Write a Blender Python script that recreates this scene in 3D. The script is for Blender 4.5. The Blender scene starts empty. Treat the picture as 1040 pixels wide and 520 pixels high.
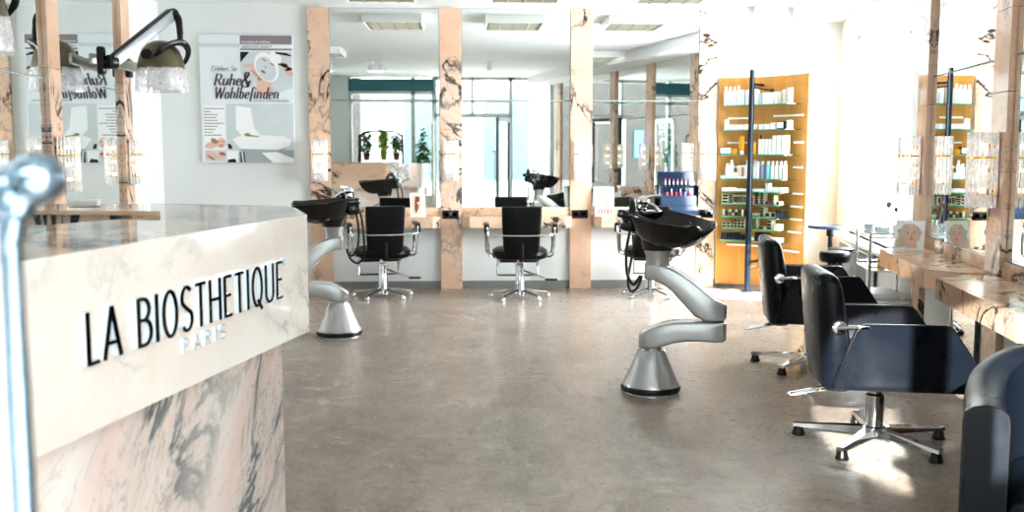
import bpy, bmesh, math, random
from mathutils import Vector, Matrix
random.seed(7)
S = bpy.context.scene
COL = S.collection
PI = math.pi
R = math.radians

# ------------------------------------------------------------------ materials
MATS = {}
def srgb(h):
    h = h.lstrip('#')
    out = []
    for i in (0, 2, 4):
        c = int(h[i:i+2], 16) / 255
        out.append(c / 12.92 if c <= .04045 else ((c + .055) / 1.055) ** 2.4)
    return (*out, 1)

def new_mat(name):
    m = bpy.data.materials.new(name)
    m.use_nodes = True
    nt = m.node_tree
    nt.nodes.clear()
    out = nt.nodes.new('ShaderNodeOutputMaterial')
    MATS[name] = m
    return m, nt, out

def N(nt, kind, **kw):
    n = nt.nodes.new(kind)
    for k, v in kw.items():
        if k in n.inputs:
            n.inputs[k].default_value = v
        else:
            setattr(n, k, v)
    return n

def coords(nt, scale=(1, 1, 1), rot=(0, 0, 0), rnd=True):
    tc = N(nt, 'ShaderNodeTexCoord')
    mp = N(nt, 'ShaderNodeMapping')
    mp.inputs['Scale'].default_value = scale
    src = tc.outputs['Object']
    if any(rot):
        m0 = N(nt, 'ShaderNodeMapping'); m0.inputs['Rotation'].default_value = rot
        nt.links.new(src, m0.inputs['Vector']); src = m0.outputs[0]
    nt.links.new(src, mp.inputs['Vector'])
    if rnd:
        oi = N(nt, 'ShaderNodeObjectInfo')
        mu = N(nt, 'ShaderNodeMath', operation='MULTIPLY')
        mu.inputs[1].default_value = 37.0
        nt.links.new(oi.outputs['Random'], mu.inputs[0])
        cb = N(nt, 'ShaderNodeCombineXYZ')
        for i in range(3):
            nt.links.new(mu.outputs[0], cb.inputs[i])
        nt.links.new(cb.outputs[0], mp.inputs['Location'])
    return mp.outputs[0]

def noise(nt, vec, scale, detail=4, rough=.55, dist=0):
    n = N(nt, 'ShaderNodeTexNoise')
    n.inputs['Scale'].default_value = scale
    n.inputs['Detail'].default_value = detail
    n.inputs['Roughness'].default_value = rough
    n.inputs['Distortion'].default_value = dist
    nt.links.new(vec, n.inputs['Vector'])
    return n.outputs['Fac']

def maprange(nt, v, a, b, c=0, d=1):
    n = N(nt, 'ShaderNodeMapRange')
    n.inputs['From Min'].default_value = a
    n.inputs['From Max'].default_value = b
    n.inputs['To Min'].default_value = c
    n.inputs['To Max'].default_value = d
    nt.links.new(v, n.inputs['Value'])
    return n.outputs['Result']

def math_(nt, op, a, b=None):
    n = N(nt, 'ShaderNodeMath', operation=op)
    for i, v in enumerate((a, b)):
        if v is None: continue
        if isinstance(v, (int, float)): n.inputs[i].default_value = v
        else: nt.links.new(v, n.inputs[i])
    return n.outputs[0]

def mixc(nt, fac, a, b):
    n = N(nt, 'ShaderNodeMix', data_type='RGBA')
    if isinstance(fac, (int, float)): n.inputs[0].default_value = fac
    else: nt.links.new(fac, n.inputs[0])
    for i, v in ((6, a), (7, b)):
        if isinstance(v, tuple): n.inputs[i].default_value = v
        else: nt.links.new(v, n.inputs[i])
    return n.outputs[2]

def pbsdf(nt, out, color, rough=.5, metal=0, spec=.5, **kw):
    b = N(nt, 'ShaderNodeBsdfPrincipled')
    if isinstance(color, tuple): b.inputs['Base Color'].default_value = color
    else: nt.links.new(color, b.inputs['Base Color'])
    if isinstance(rough, (int, float)): b.inputs['Roughness'].default_value = rough
    else: nt.links.new(rough, b.inputs['Roughness'])
    b.inputs['Metallic'].default_value = metal
    b.inputs['Specular IOR Level'].default_value = spec
    for k, v in kw.items():
        b.inputs[k].default_value = v
    nt.links.new(b.outputs[0], out.inputs[0])
    return b

def plain(name, col, rough=.5, metal=0, spec=.5, var=.04, vscale=8, **kw):
    m, nt, out = new_mat(name)
    c = srgb(col)
    v = coords(nt)
    f = noise(nt, v, vscale, 3)
    d = tuple(max(0, x * (1 - var * 2)) for x in c[:3]) + (1,)
    pbsdf(nt, out, mixc(nt, f, d, tuple(min(1, x * (1 + var)) for x in c[:3]) + (1,)), rough, metal, spec, **kw)
    return m

def marble(name, base, tint, vein, scale=1.0, amt=1.0, stretch=(1, 1, 1), rot=(0, 0, 0), width=.022, lo=.47, rough=.12, fine=.5):
    m, nt, out = new_mat(name)
    v = coords(nt, tuple(scale * s for s in stretch), rot)
    cloud = noise(nt, v, 1.6, 5, .6, 1.0)
    c = mixc(nt, maprange(nt, cloud, .32, .68), srgb(base), srgb(tint))
    # thin warm banding
    b = noise(nt, v, 2.2, 6, .6, 2.2)
    band = math_(nt, 'ABSOLUTE', math_(nt, 'SUBTRACT', math_(nt, 'FRACT', math_(nt, 'MULTIPLY', b, 9.0)), .5))
    bandf = math_(nt, 'MULTIPLY', maprange(nt, band, .08, 0), .28 * fine)
    c = mixc(nt, bandf, c, srgb(vein))
    # main dark veins: ridge of a distorted noise, broken by a mask
    n1 = noise(nt, v, 1.15, 7, .62, 1.1)
    ridge = math_(nt, 'ABSOLUTE', math_(nt, 'SUBTRACT', n1, .5))
    v1 = maprange(nt, ridge, width, width * .25)
    mask = maprange(nt, noise(nt, v, .9, 3, .5, .4), lo, lo + .1)
    v1 = math_(nt, 'MULTIPLY', math_(nt, 'MULTIPLY', v1, mask), amt)
    # thin net beside the veins
    n2 = noise(nt, v, 3.4, 6, .65, 1.6)
    ridge2 = math_(nt, 'ABSOLUTE', math_(nt, 'SUBTRACT', n2, .5))
    v2 = math_(nt, 'MULTIPLY', math_(nt, 'MULTIPLY', maprange(nt, ridge2, .016, .002), mask), .55 * amt)
    halo = math_(nt, 'MULTIPLY', math_(nt, 'MULTIPLY', maprange(nt, ridge, width * 3.2, width), mask), .3 * amt)
    c = mixc(nt, halo, c, srgb('#b9b6b3'))
    c = mixc(nt, math_(nt, 'MAXIMUM', v1, v2), c, srgb(vein))
    pbsdf(nt, out, c, rough, 0, .5)
    return m

def thin_glass(name, tint=(1, 1, 1, 1), refl=.08, rough=0.0):
    m, nt, out = new_mat(name)
    t = N(nt, 'ShaderNodeBsdfTransparent'); t.inputs[0].default_value = tint
    g = N(nt, 'ShaderNodeBsdfGlossy'); g.inputs['Roughness'].default_value = rough
    lw = N(nt, 'ShaderNodeLayerWeight'); lw.inputs[0].default_value = .25
    v = coords(nt)
    f = maprange(nt, lw.outputs['Fresnel'], 0, 1, refl * .6, .8)
    f = math_(nt, 'ADD', f, math_(nt, 'MULTIPLY', noise(nt, v, 3, 1), refl * .3))
    mx = N(nt, 'ShaderNodeMixShader')
    nt.links.new(f, mx.inputs[0]); nt.links.new(t.outputs[0], mx.inputs[1]); nt.links.new(g.outputs[0], mx.inputs[2])
    nt.links.new(mx.outputs[0], out.inputs[0])
    return m

def milky_glass(name, tint, white, body=.45, refl=.15, glow=0):
    m, nt, out = new_mat(name)
    t = N(nt, 'ShaderNodeBsdfTransparent'); t.inputs[0].default_value = tint
    d = N(nt, 'ShaderNodeBsdfDiffuse'); tl = N(nt, 'ShaderNodeBsdfTranslucent')
    v = coords(nt); f = noise(nt, v, 30, 3)
    c = mixc(nt, f, srgb(white), (1, 1, 1, 1))
    nt.links.new(c, d.inputs[0]); nt.links.new(c, tl.inputs[0])
    g = N(nt, 'ShaderNodeBsdfGlossy'); g.inputs['Roughness'].default_value = .08
    a = N(nt, 'ShaderNodeMixShader'); a.inputs[0].default_value = .5
    nt.links.new(d.outputs[0], a.inputs[1]); nt.links.new(tl.outputs[0], a.inputs[2])
    b = N(nt, 'ShaderNodeMixShader'); nt.links.new(maprange(nt, f, .3, .7, body - .15, body + .15), b.inputs[0])
    nt.links.new(t.outputs[0], b.inputs[1]); nt.links.new(a.outputs[0], b.inputs[2])
    e = N(nt, 'ShaderNodeMixShader'); e.inputs[0].default_value = refl
    nt.links.new(b.outputs[0], e.inputs[1]); nt.links.new(g.outputs[0], e.inputs[2])
    if glow:
        em = N(nt, 'ShaderNodeEmission'); em.inputs[0].default_value = (1, .97, .93, 1); em.inputs[1].default_value = glow
        ad = N(nt, 'ShaderNodeAddShader'); nt.links.new(e.outputs[0], ad.inputs[0]); nt.links.new(em.outputs[0], ad.inputs[1]); e = ad
    nt.links.new(e.outputs[0], out.inputs[0])
    return m

def emit(name, col, s):
    m, nt, out = new_mat(name)
    e = N(nt, 'ShaderNodeEmission'); e.inputs[0].default_value = srgb(col); e.inputs[1].default_value = s
    nt.links.new(e.outputs[0], out.inputs[0])
    return m

def mirror_mat(name):
    m, nt, out = new_mat(name)
    v = coords(nt)
    f = noise(nt, v, 2, 1)
    pbsdf(nt, out, mixc(nt, f, (.86, .9, .89, 1), (.88, .915, .905, 1)), 0.0, 1.0)
    return m

def floor_mat():
    m, nt, out = new_mat('vinyl_floor')
    v = coords(nt, rnd=False)
    a = noise(nt, v, 2.2, 6, .62, .8)
    b = noise(nt, v, 9, 6, .7, 1.8)
    c = noise(nt, v, 42, 4, .7, .6)
    col = mixc(nt, maprange(nt, a, .35, .65), srgb('#90847a'), srgb('#aa9e92'))
    col = mixc(nt, math_(nt, 'MULTIPLY', maprange(nt, b, .46, .66), .75), col, srgb('#6c6157'))
    col = mixc(nt, math_(nt, 'MULTIPLY', maprange(nt, b, .44, .3), .7), col, srgb('#c0b5a9'))
    col = mixc(nt, math_(nt, 'MULTIPLY', maprange(nt, c, .54, .7), .45), col, srgb('#524a43'))
    rg = maprange(nt, b, .3, .7, .22, .38)
    bs = pbsdf(nt, out, col, rg, 0, .45)
    bp = N(nt, 'ShaderNodeBump'); bp.inputs['Strength'].default_value = .12; bp.inputs['Distance'].default_value = .004
    nt.links.new(b, bp.inputs['Height']); nt.links.new(bp.outputs[0], bs.inputs['Normal'])
    return m

def wood_mat(name, a, b, scale=(6, 6, .5), rough=.35):
    m, nt, out = new_mat(name)
    v = coords(nt, scale)
    n1 = noise(nt, v, 2.0, 6, .6, .8)
    n2 = noise(nt, v, 9.0, 4, .6, .2)
    c = mixc(nt, maprange(nt, n1, .3, .7), srgb(a), srgb(b))
    c = mixc(nt, math_(nt, 'MULTIPLY', maprange(nt, n2, .5, .75), .25), c, srgb('#8a5a28'))
    pbsdf(nt, out, c, rough)
    return m

def leather_mat(name, col, rough=.38):
    m, nt, out = new_mat(name)
    v = coords(nt)
    n1 = noise(nt, v, 160, 3, .6)
    n2 = noise(nt, v, 6, 3, .5)
    c = srgb(col)
    bs = pbsdf(nt, out, mixc(nt, n2, tuple(x * .8 for x in c[:3]) + (1,), tuple(x * 1.15 for x in c[:3]) + (1,)),
               maprange(nt, n2, .3, .7, rough - .06, rough + .08), 0, .28)
    bp = N(nt, 'ShaderNodeBump'); bp.inputs['Strength'].default_value = .15; bp.inputs['Distance'].default_value = .002
    nt.links.new(n1, bp.inputs['Height']); nt.links.new(bp.outputs[0], bs.inputs['Normal'])
    return m

M_WALL = plain('wall_paint', '#e4e7e6', .7, var=.015, vscale=2)
M_CEIL = plain('ceiling_paint', '#f1f3f3', .8, var=.01, vscale=2)
M_FLOOR = floor_mat()
M_BASEB = plain('grey_stone', '#8b8a88', .5, var=.15, vscale=14)
M_MARB = marble('pink_marble', '#e8cab2', '#dcb49a', '#332b24', 1.3, 1.0, (1, 1, .8), (.5, .6, 0), .026, .44)
M_MARBT = marble('counter_marble', '#e6c9b0', '#dab396', '#332b24', 1.6, 1.0, (1, 1, 1), (0, 0, .5), .026, .44)
M_MARBC = marble('cream_marble', '#f7f1ea', '#f4e6db', '#74828a', 1.2, .7, (1, 1, 1), (.4, .2, .3), .018, .54, .08, .15)
M_MARBW = marble('rose_white_marble', '#f8efe9', '#f2d6ca', '#5f6b72', .9, .95, (1.2, 1.9, .7), (.72, 0, 0), .028, .52, .14, 1.0)
M_MARBTOP = marble('grey_veined_marble', '#d3c2b4', '#c5a78f', '#3f4447', 2.0, 1.0, (1.6, .7, 1), (0, 0, -.3), .05, .36, .06, 1.0)
next(n for n in M_MARBTOP.node_tree.nodes if n.type == 'BSDF_PRINCIPLED').inputs['Specular IOR Level'].default_value = .12
M_MIRROR = mirror_mat('mirror_silver')
M_GEDGE = plain('mirror_edge_green', '#5f7f78', .25)
M_GLASS = thin_glass('window_glass', (.97, .99, .985, 1), .05)
M_GSHELF = thin_glass('shelf_glass', (.8, .95, .9, 1), .10)
M_GEDGE2 = plain('shelf_glass_edge', '#3fae9b', .15)
M_CHROME = plain('chrome', '#d8dadd', .07, 1.0, var=.02)
M_HCHR = plain('handle_chrome', '#8fa3b5', .12, 1.0)
M_STEEL = plain('brushed_steel', '#b9b6ad', .3, 1.0, var=.04)
M_SILVER = plain('silver_lacquer', '#c3c5c7', .26, .65, var=.03)
M_BLACK = plain('black_plastic', '#0a0a0c', .35)
M_BGLOSS = plain('glossy_black', '#0b0b0d', .05, 0, .8, var=.02)
M_LEATH = leather_mat('black_leather', '#0c0d10', .36)
M_LEATHB = leather_mat('blue_black_leather', '#10151d', .3)
M_GOLD = plain('polished_gold', '#d9a441', .18, 1.0)
M_BULB = emit('lamp_glow', '#ffe9cc', 4)
M_ROD = milky_glass('glass_rod', (.96, .97, .99, 1), '#f4f6f8', .62, .12, .008)  # faint glow put into the rods, stands in for bulb light in the glass
M_WHITE = plain('white_plastic', '#f2f3f3', .4, var=.01)
M_WMET = plain('white_metal', '#e9ecee', .35, var=.02)
M_GREYM = plain('silver_arm', '#b4bac0', .3, .3)
M_GREY = plain('grey_plastic', '#9aa0a4', .4)
M_TEAL = plain('teal_fascia', '#3f7480', .5)
M_TEALD = plain('far_window_teal', '#3d4d50', .3)
M_FRAME = plain('aluminium_frame', '#c9cfcd', .35, .3)
M_DARKF = plain('dark_frame', '#2b3337', .35)
M_WOOD = wood_mat('maple_veneer', '#cd9851', '#bd853f')
M_DWOOD = wood_mat('dark_wood', '#4a2f22', '#35211a')
M_NAVY = plain('navy_metal', '#1b2430', .3, .4)
M_DBLUE = plain('dark_blue_acrylic', '#1a2a44', .12)
M_BLUEAC = plain('blue_acrylic', '#33465f', .15)
M_GLOW = emit('fluorescent_tube', '#fdfdf6', .3)
M_LOUV = plain('louvre_aluminium', '#8d8b80', .35, .6)
M_LEAF = plain('leaf_green', '#4b7a34', .5, var=.4, vscale=20)
M_LEAF2 = plain('lime_leaf', '#9fb73e', .5, var=.3, vscale=20)
M_POT = plain('terracotta_pot', '#7a4a35', .6)
M_PINK = plain('pink_petal', '#c25d8e', .5)
M_PURPLE = plain('violet_petal', '#8d86b8', .5)
M_PAVE = plain('street_paving', '#b9b6b0', .8, var=.1, vscale=3)
M_FACADE = plain('facade_render', '#8f9390', .8, var=.05, vscale=1)
M_STONE = plain('dark_facade_stone', '#2b2520', .7, var=.35, vscale=3)
M_PAPER = plain('poster_paper', '#e6ecf0', .5, var=.01)
M_TXT = plain('poster_text_plum', '#5a4a55', .6)
M_MAUVE = plain('poster_mauve', '#94878f', .6)
M_SKIN = plain('printed_skin', '#e8c4b4', .55, var=.05)
M_SKIN2 = plain('printed_skin_shadow', '#b98274', .55, var=.08)
M_LIP = plain('printed_lip', '#b8615c', .55)
M_BLOND = plain('printed_blond_hair', '#ded2c0', .55, var=.25, vscale=40)
M_BRUN = plain('printed_brown_hair', '#7b4a2e', .55, var=.2, vscale=40)
M_PWHITE = plain('printed_white', '#f4f6f7', .55, var=.01)
M_PGREY = plain('printed_grey', '#a9b2b6', .55)
M_PBLUE = plain('printed_pale_blue', '#d2dadd', .55)
M_PBLACK = plain('printed_black', '#141414', .5)
M_PGREEN = plain('printed_green', '#8a9a4c', .55)
M_RED = plain('red_plastic', '#c3262f', .35)
M_YELL = plain('amber_liquid', '#e3a21a', .2)
M_ORANGE = plain('orange_plastic', '#f0a01c', .35)
M_PKPL = plain('pink_plastic', '#c9587e', .35)
M_BEIGE = plain('beige_card', '#d9cdb4', .6)
M_SILC = plain('silver_card', '#c7ced4', .35)
M_LGREEN = plain('pale_green_card', '#d7e4d6', .5)
M_AQUA = plain('aqua_card', '#86cfdc', .5)
M_LILAC = plain('lilac_card', '#9a94bd', .5)
M_BRISTLE = plain('brush_hair', '#8a7a74', .8)
M_SIDE = plain('acrylic_letter_side', '#e6eef4', .15)
M_LFACE = plain('black_mirror_face', '#15171a', .06, .6)
M_JAR = thin_glass('jar_glass', (.9, .96, .97, 1), .15)
M_HOODGL = milky_glass('hood_glass', (.93, .93, .95, 1), '#f3f4f6', .30, .2, .02)  # faint glow put into the visor glass to whiten it, not a lamp
M_HOODM = plain('hood_bronze_metal', '#7d7563', .28, .9)
M_MAT = milky_glass('clear_floor_mat', (.98, .98, .97, 1), '#f2f0ec', .2, .06)

# ------------------------------------------------------------------ mesh builder
class MB:
    def __init__(s):
        s.v = []; s.f = []; s.mi = []; s.M = Matrix.Identity(4)
    def add(s, vs, fs, mi=0):
        o = len(s.v)
        s.v += [s.M @ Vector(p) for p in vs]
        s.f += [tuple(i + o for i in f) for f in fs]
        s.mi += [mi] * len(fs)
    def box(s, c, d, rz=0, mi=0, bev=0, seg=2, M=None):
        bm = bmesh.new()
        bmesh.ops.create_cube(bm, size=1)
        for v in bm.verts: v.co = Vector((v.co.x * d[0], v.co.y * d[1], v.co.z * d[2]))
        if bev:
            bmesh.ops.bevel(bm, geom=list(bm.edges), offset=min(bev, min(d) * .49), segments=seg, profile=.5, affect='EDGES')
        T = Matrix.Translation(c) @ (M if M is not None else Matrix.Rotation(rz, 4, 'Z'))
        s.add([T @ v.co for v in bm.verts], [[v.index for v in f.verts] for f in bm.faces], mi)
        bm.free()
    def cyl(s, p0, p1, r0, r1=None, n=16, mi=0):
        s.tube([p0, p1], r0, n, mi, r1)
    def tube(s, pts, r, n=8, mi=0, r1=None, closed=False, smooth=0, flat=1.0):
        pts = [Vector(p) for p in pts]
        if smooth: pts = catmull(pts, smooth, closed)
        k = len(pts)
        rs = r if isinstance(r, (list, tuple)) else [r + ((r1 if r1 is not None else r) - r) * i / max(1, k - 1) for i in range(k)]
        if len(rs) != k: rs = [rs[min(len(rs) - 1, int(i * len(rs) / k))] for i in range(k)]
        up = None; vs = []; fs = []
        for i in range(k):
            if closed: t = pts[(i + 1) % k] - pts[i - 1]
            else: t = pts[min(i + 1, k - 1)] - pts[max(i - 1, 0)]
            if t.length < 1e-9: t = Vector((0, 0, 1))
            t.normalize()
            if up is None:
                up = Vector((0, 0, 1)) if abs(t.z) < .9 else Vector((1, 0, 0))
            a = up - t * up.dot(t)
            if a.length < 1e-6: a = t.orthogonal()
            a.normalize(); b = t.cross(a); up = a
            for j in range(n):
                th = 2 * PI * j / n
                vs.append(pts[i] + a * (math.cos(th) * rs[i] * flat) + b * (math.sin(th) * rs[i]))
        m = k if closed else k - 1
        for i in range(m):
            for j in range(n):
                i2 = (i + 1) % k
                fs.append((i * n + j, i * n + (j + 1) % n, i2 * n + (j + 1) % n, i2 * n + j))
        if not closed:
            fs.append(tuple(range(n))[::-1]); fs.append(tuple((k - 1) * n + j for j in range(n)))
        s.add(vs, fs, mi)
    def lathe(s, prof, c=(0, 0, 0), n=24, mi=0, M=None, cap=True):
        c = Vector(c); vs = []; fs = []; k = len(prof)
        for r, z in prof:
            for j in range(n):
                a = 2 * PI * j / n
                p = Vector((math.cos(a) * r, math.sin(a) * r, z))
                if M is not None: p = M @ p
                vs.append(p + c)
        for i in range(k - 1):
            for j in range(n):
                fs.append((i * n + j, i * n + (j + 1) % n, (i + 1) * n + (j + 1) % n, (i + 1) * n + j))
        if cap:
            fs.append(tuple(range(n))[::-1]); fs.append(tuple((k - 1) * n + j for j in range(n)))
        s.add(vs, fs, mi)
    def sph(s, c, r, n=12, mi=0, M=None):
        if not isinstance(r, (tuple, list)): r = (r, r, r)
        prof = [(max(1e-4, math.cos(a)), math.sin(a)) for a in [-PI / 2 + PI * i / n for i in range(n + 1)]]
        D = Matrix.Diagonal((*r, 1))
        s.lathe(prof, c, n * 2, mi, (M @ D) if M is not None else D)
    def prism(s, poly, z0, z1, mi=0):
        n = len(poly)
        vs = [(p[0], p[1], z0) for p in poly] + [(p[0], p[1], z1) for p in poly]
        fs = [tuple(range(n))[::-1], tuple(range(n, 2 * n))] + [(i, (i + 1) % n, n + (i + 1) % n, n + i) for i in range(n)]
        s.add(vs, fs, mi)
    def loft(s, loops, mi=0, cap=True, closed=False):
        n = len(loops[0]); k = len(loops)
        vs = [p for l in loops for p in l]; fs = []
        for i in range(k if closed else k - 1):
            for j in range(n):
                i2 = (i + 1) % k
                fs.append((i * n + j, i * n + (j + 1) % n, i2 * n + (j + 1) % n, i2 * n + j))
        if cap and not closed:
            fs.append(tuple(range(n))[::-1]); fs.append(tuple((k - 1) * n + j for j in range(n)))
        s.add(vs, fs, mi)
    def poly(s, pts, mi=0):
        s.add(pts, [tuple(range(len(pts)))], mi)
    def build(s, name, mats, parent=None, sharp=38):
        me = bpy.data.meshes.new(name)
        me.from_pydata([tuple(v) for v in s.v], [], s.f)
        if not isinstance(mats, (list, tuple)): mats = [mats]
        for m in mats: me.materials.append(m)
        for i, p in enumerate(me.polygons): p.material_index = s.mi[i]
        bm = bmesh.new(); bm.from_mesh(me)
        bmesh.ops.recalc_face_normals(bm, faces=bm.faces)
        bm.to_mesh(me); bm.free()
        me.polygons.foreach_set('use_smooth', [True] * len(me.polygons))
        me.set_sharp_from_angle(angle=R(sharp))
        o = bpy.data.objects.new(name, me)
        COL.objects.link(o)
        if parent is not None: o.parent = parent
        return o

def catmull(pts, k, closed=False):
    out = []; n = len(pts)
    for i in range(n if closed else n - 1):
        if closed: p = [pts[(i + d) % n] for d in (-1, 0, 1, 2)]
        else: p = [pts[max(0, i - 1)], pts[i], pts[i + 1], pts[min(n - 1, i + 2)]]
        for j in range(k):
            t = j / k
            out.append(.5 * ((2 * p[1]) + (p[2] - p[0]) * t + (2 * p[0] - 5 * p[1] + 4 * p[2] - p[3]) * t * t + (3 * p[1] - p[0] - 3 * p[2] + p[3]) * t ** 3))
    if not closed: out.append(pts[-1])
    return out

def rrect(w, h, r, n=5):
    pts = []
    for cx, cy, a0 in ((w/2-r, h/2-r, 0), (-w/2+r, h/2-r, PI/2), (-w/2+r, -h/2+r, PI), (w/2-r, -h/2+r, 1.5*PI)):
        for i in range(n):
            a = a0 + PI / 2 * i / (n - 1)
            pts.append((cx + r * math.cos(a), cy + r * math.sin(a)))
    return pts

def tag(o, label=None, cat=None, group=None, kind=None):
    if label: o['label'] = label
    if cat: o['category'] = cat
    if group: o['group'] = group
    if kind: o['kind'] = kind
    return o
def thing(name, label, cat, loc=(0, 0, 0), rz=0, group=None):
    o = bpy.data.objects.new(name, None)
    o.empty_display_size = .1
    COL.objects.link(o)
    o.location = loc; o.rotation_euler = (0, 0, rz)
    return tag(o, label, cat, group)
def struct(name, mb, mat, parent=None):
    o = mb.build(name, mat, parent)
    if parent is None: o['kind'] = 'structure'
    return o
def copy_tree(o, parent=None):
    c = o.copy(); COL.objects.link(c)
    if parent is not None: c.parent = parent
    for ch in list(o.children): copy_tree(ch, c)
    return c
def place(proto, first, loc, rz, label):
    o = proto if first else copy_tree(proto)
    o.location = loc; o.rotation_euler = (0, 0, rz); o['label'] = label
    return o

# ------------------------------------------------------------------ stroke lettering
def arc(cx, cy, rx, ry, a0, a1, n=14):
    return [(cx + rx * math.cos(R(a0 + (a1 - a0) * i / n)), cy + ry * math.sin(R(a0 + (a1 - a0) * i / n))) for i in range(n + 1)]
CAPS = {   # condensed capitals: width, strokes (cap height 1)
 'L': (.30, [[(.05, 1), (.05, 0)], [(.05, .03), (.30, .03)]]),
 'A': (.46, [[(.03, 0), (.23, 1)], [(.23, 1), (.43, 0)], [(.10, .30), (.36, .30)]]),
 'B': (.40, [[(.05, 0), (.05, 1)], [(.05, .97), (.17, .97)] + arc(.17, .755, .16, .215, 90, -90) + [(.05, .54)], [(.05, .54), (.19, .54)] + arc(.19, .285, .18, .255, 90, -90) + [(.05, .03)]]),
 'I': (.14, [[(.07, 0), (.07, 1)]]),
 'O': (.48, [arc(.24, .5, .19, .48, 0, 360, 32)]),
 'S': (.38, [arc(.19, .74, .145, .235, 35, 205, 12) + [(.13, .56), (.22, .48)] + arc(.19, .265, .155, .24, 35, -145, 14)]),
 'T': (.38, [[(.19, 0), (.19, 1)], [(.01, .97), (.37, .97)]]),
 'H': (.46, [[(.06, 0), (.06, 1)], [(.40, 0), (.40, 1)], [(.06, .52), (.40, .52)]]),
 'E': (.34, [[(.05, 0), (.05, 1)], [(.05, .97), (.31, .97)], [(.05, .52), (.28, .52)], [(.05, .03), (.32, .03)]]),
 'Q': (.48, [arc(.24, .5, .19, .48, 0, 360, 32), [(.24, .18), (.44, -.1)]]),
 'U': (.44, [[(.06, 1), (.06, .25)] + arc(.22, .25, .16, .23, 180, 360, 14) + [(.38, 1)]]),
 'P': (.38, [[(.05, 0), (.05, 1)], [(.05, .97), (.17, .97)] + arc(.17, .725, .17, .245, 90, -90) + [(.05, .48)]]),
 'R': (.42, [[(.05, 0), (.05, 1)], [(.05, .97), (.17, .97)] + arc(.17, .735, .17, .235, 90, -90) + [(.05, .5)], [(.19, .5), (.38, 0)]]),
 ' ': (.24, []),
}
XH = .58
ROM = {    # roman letters for the poster headline (drawn upright, slanted on use)
 'R': (.66, [[(.12, 0), (.12, 1)], [(.12, .98), (.3, .98)] + arc(.3, .74, .22, .24, 90, -90) + [(.12, .5)], [(.3, .5), (.6, .02)], [(.02, .01), (.24, .01)], [(.02, .99), (.14, .99)]]),
 'W': (.98, [[(.10, 1), (.30, 0)], [(.30, 0), (.50, .95)], [(.50, .95), (.70, 0)], [(.70, 0), (.92, 1)], [(.02, .99), (.2, .99)], [(.82, .99), (1.0, .99)]]),
 'E': (.62, [[(.12, 0), (.12, 1)], [(.04, .98), (.56, .98), (.56, .82)], [(.12, .52), (.4, .52)], [(.03, .02), (.58, .02), (.6, .2)]]),
 'S': (.5, [arc(.25, .74, .17, .24, 20, 205, 12) + [(.2, .55), (.3, .46)] + arc(.25, .26, .2, .25, 35, -160, 14)]),
 'u': (.52, [[(.08, XH), (.08, .16)] + arc(.2, .14, .12, .13, 180, 330, 8) + [(.40, .3)], [(.42, XH), (.42, .08), (.5, .02)], [(.02, XH), (.09, XH)]]),
 'h': (.52, [[(.09, 1), (.09, 0)], [(.09, .36)] + arc(.25, .42, .15, .15, 150, 0, 8) + [(.40, .08), (.48, .02)], [(.02, 1), (.09, 1)]]),
 'e': (.44, [[(.08, .28), (.36, .34)] + arc(.22, .38, .14, .19, 0, 90, 6) + arc(.22, .29, .16, .28, 95, 310, 14)]),
 'o': (.48, [arc(.23, .29, .16, .28, 0, 360, 24)]),
 'l': (.26, [[(.1, 1), (.1, .08), (.2, .02)], [(.03, 1), (.1, 1)]]),
 'b': (.5, [[(.09, 1), (.09, .1)], arc(.24, .29, .16, .28, 160, -160, 18), [(.02, 1), (.09, 1)]]),
 'f': (.32, [[(.34, .92)] + arc(.24, .84, .1, .15, 45, 180, 8) + [(.13, -.2)], [(.02, XH), (.28, XH)]]),
 'i': (.24, [[(.1, XH), (.1, .08), (.2, .02)], [(.09, .8), (.12, .84)], [(.03, XH), (.1, XH)]]),
 'n': (.54, [[(.09, XH), (.09, 0)], [(.09, .36)] + arc(.25, .42, .15, .15, 150, 0, 8) + [(.40, .08), (.48, .02)], [(.02, XH), (.09, XH)]]),
 'd': (.5, [[(.4, 1), (.4, .08), (.48, .02)], arc(.25, .29, .16, .28, 20, 340, 18), [(.33, 1), (.4, 1)]]),
 'r': (.38, [[(.09, XH), (.09, 0)], [(.09, .38), (.2, .54), (.33, .54)], [(.02, XH), (.09, XH)]]),
 's': (.38, [arc(.18, .44, .11, .13, 20, 205, 8) + [(.14, .33), (.22, .26)] + arc(.18, .14, .13, .14, 35, -160, 10)]),
 'k': (.48, [[(.09, 1), (.09, 0)], [(.09, .22), (.38, .54)], [(.2, .34), (.42, .02)]]),
 'K': (.64, [[(.12, 0), (.12, 1)], [(.12, .4), (.56, .98)], [(.26, .58), (.6, .02)]]),
 'm': (.78, [[(.09, XH), (.09, 0)], [(.09, .36)] + arc(.22, .42, .13, .15, 150, 0, 8) + [(.35, 0)], [(.35, .36)] + arc(.48, .42, .13, .15, 150, 0, 8) + [(.61, .08), (.7, .02)]]),
 't': (.3, [[(.11, .8), (.11, .08), (.22, .02)], [(.02, XH), (.26, XH)]]),
 'a': (.48, [arc(.22, .29, .15, .28, 20, 340, 18), [(.38, XH), (.38, .08), (.46, .02)]]),
 '&': (.78, [[(.72, .42), (.6, .3)] + arc(.36, .27, .26, .25, -10, -190, 14) + [(.2, .46), (.44, .68)] + arc(.36, .82, .12, .14, -20, 200, 12) + [(.34, .5), (.66, .02)]]),
 ' ': (.3, []),
}
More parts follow.
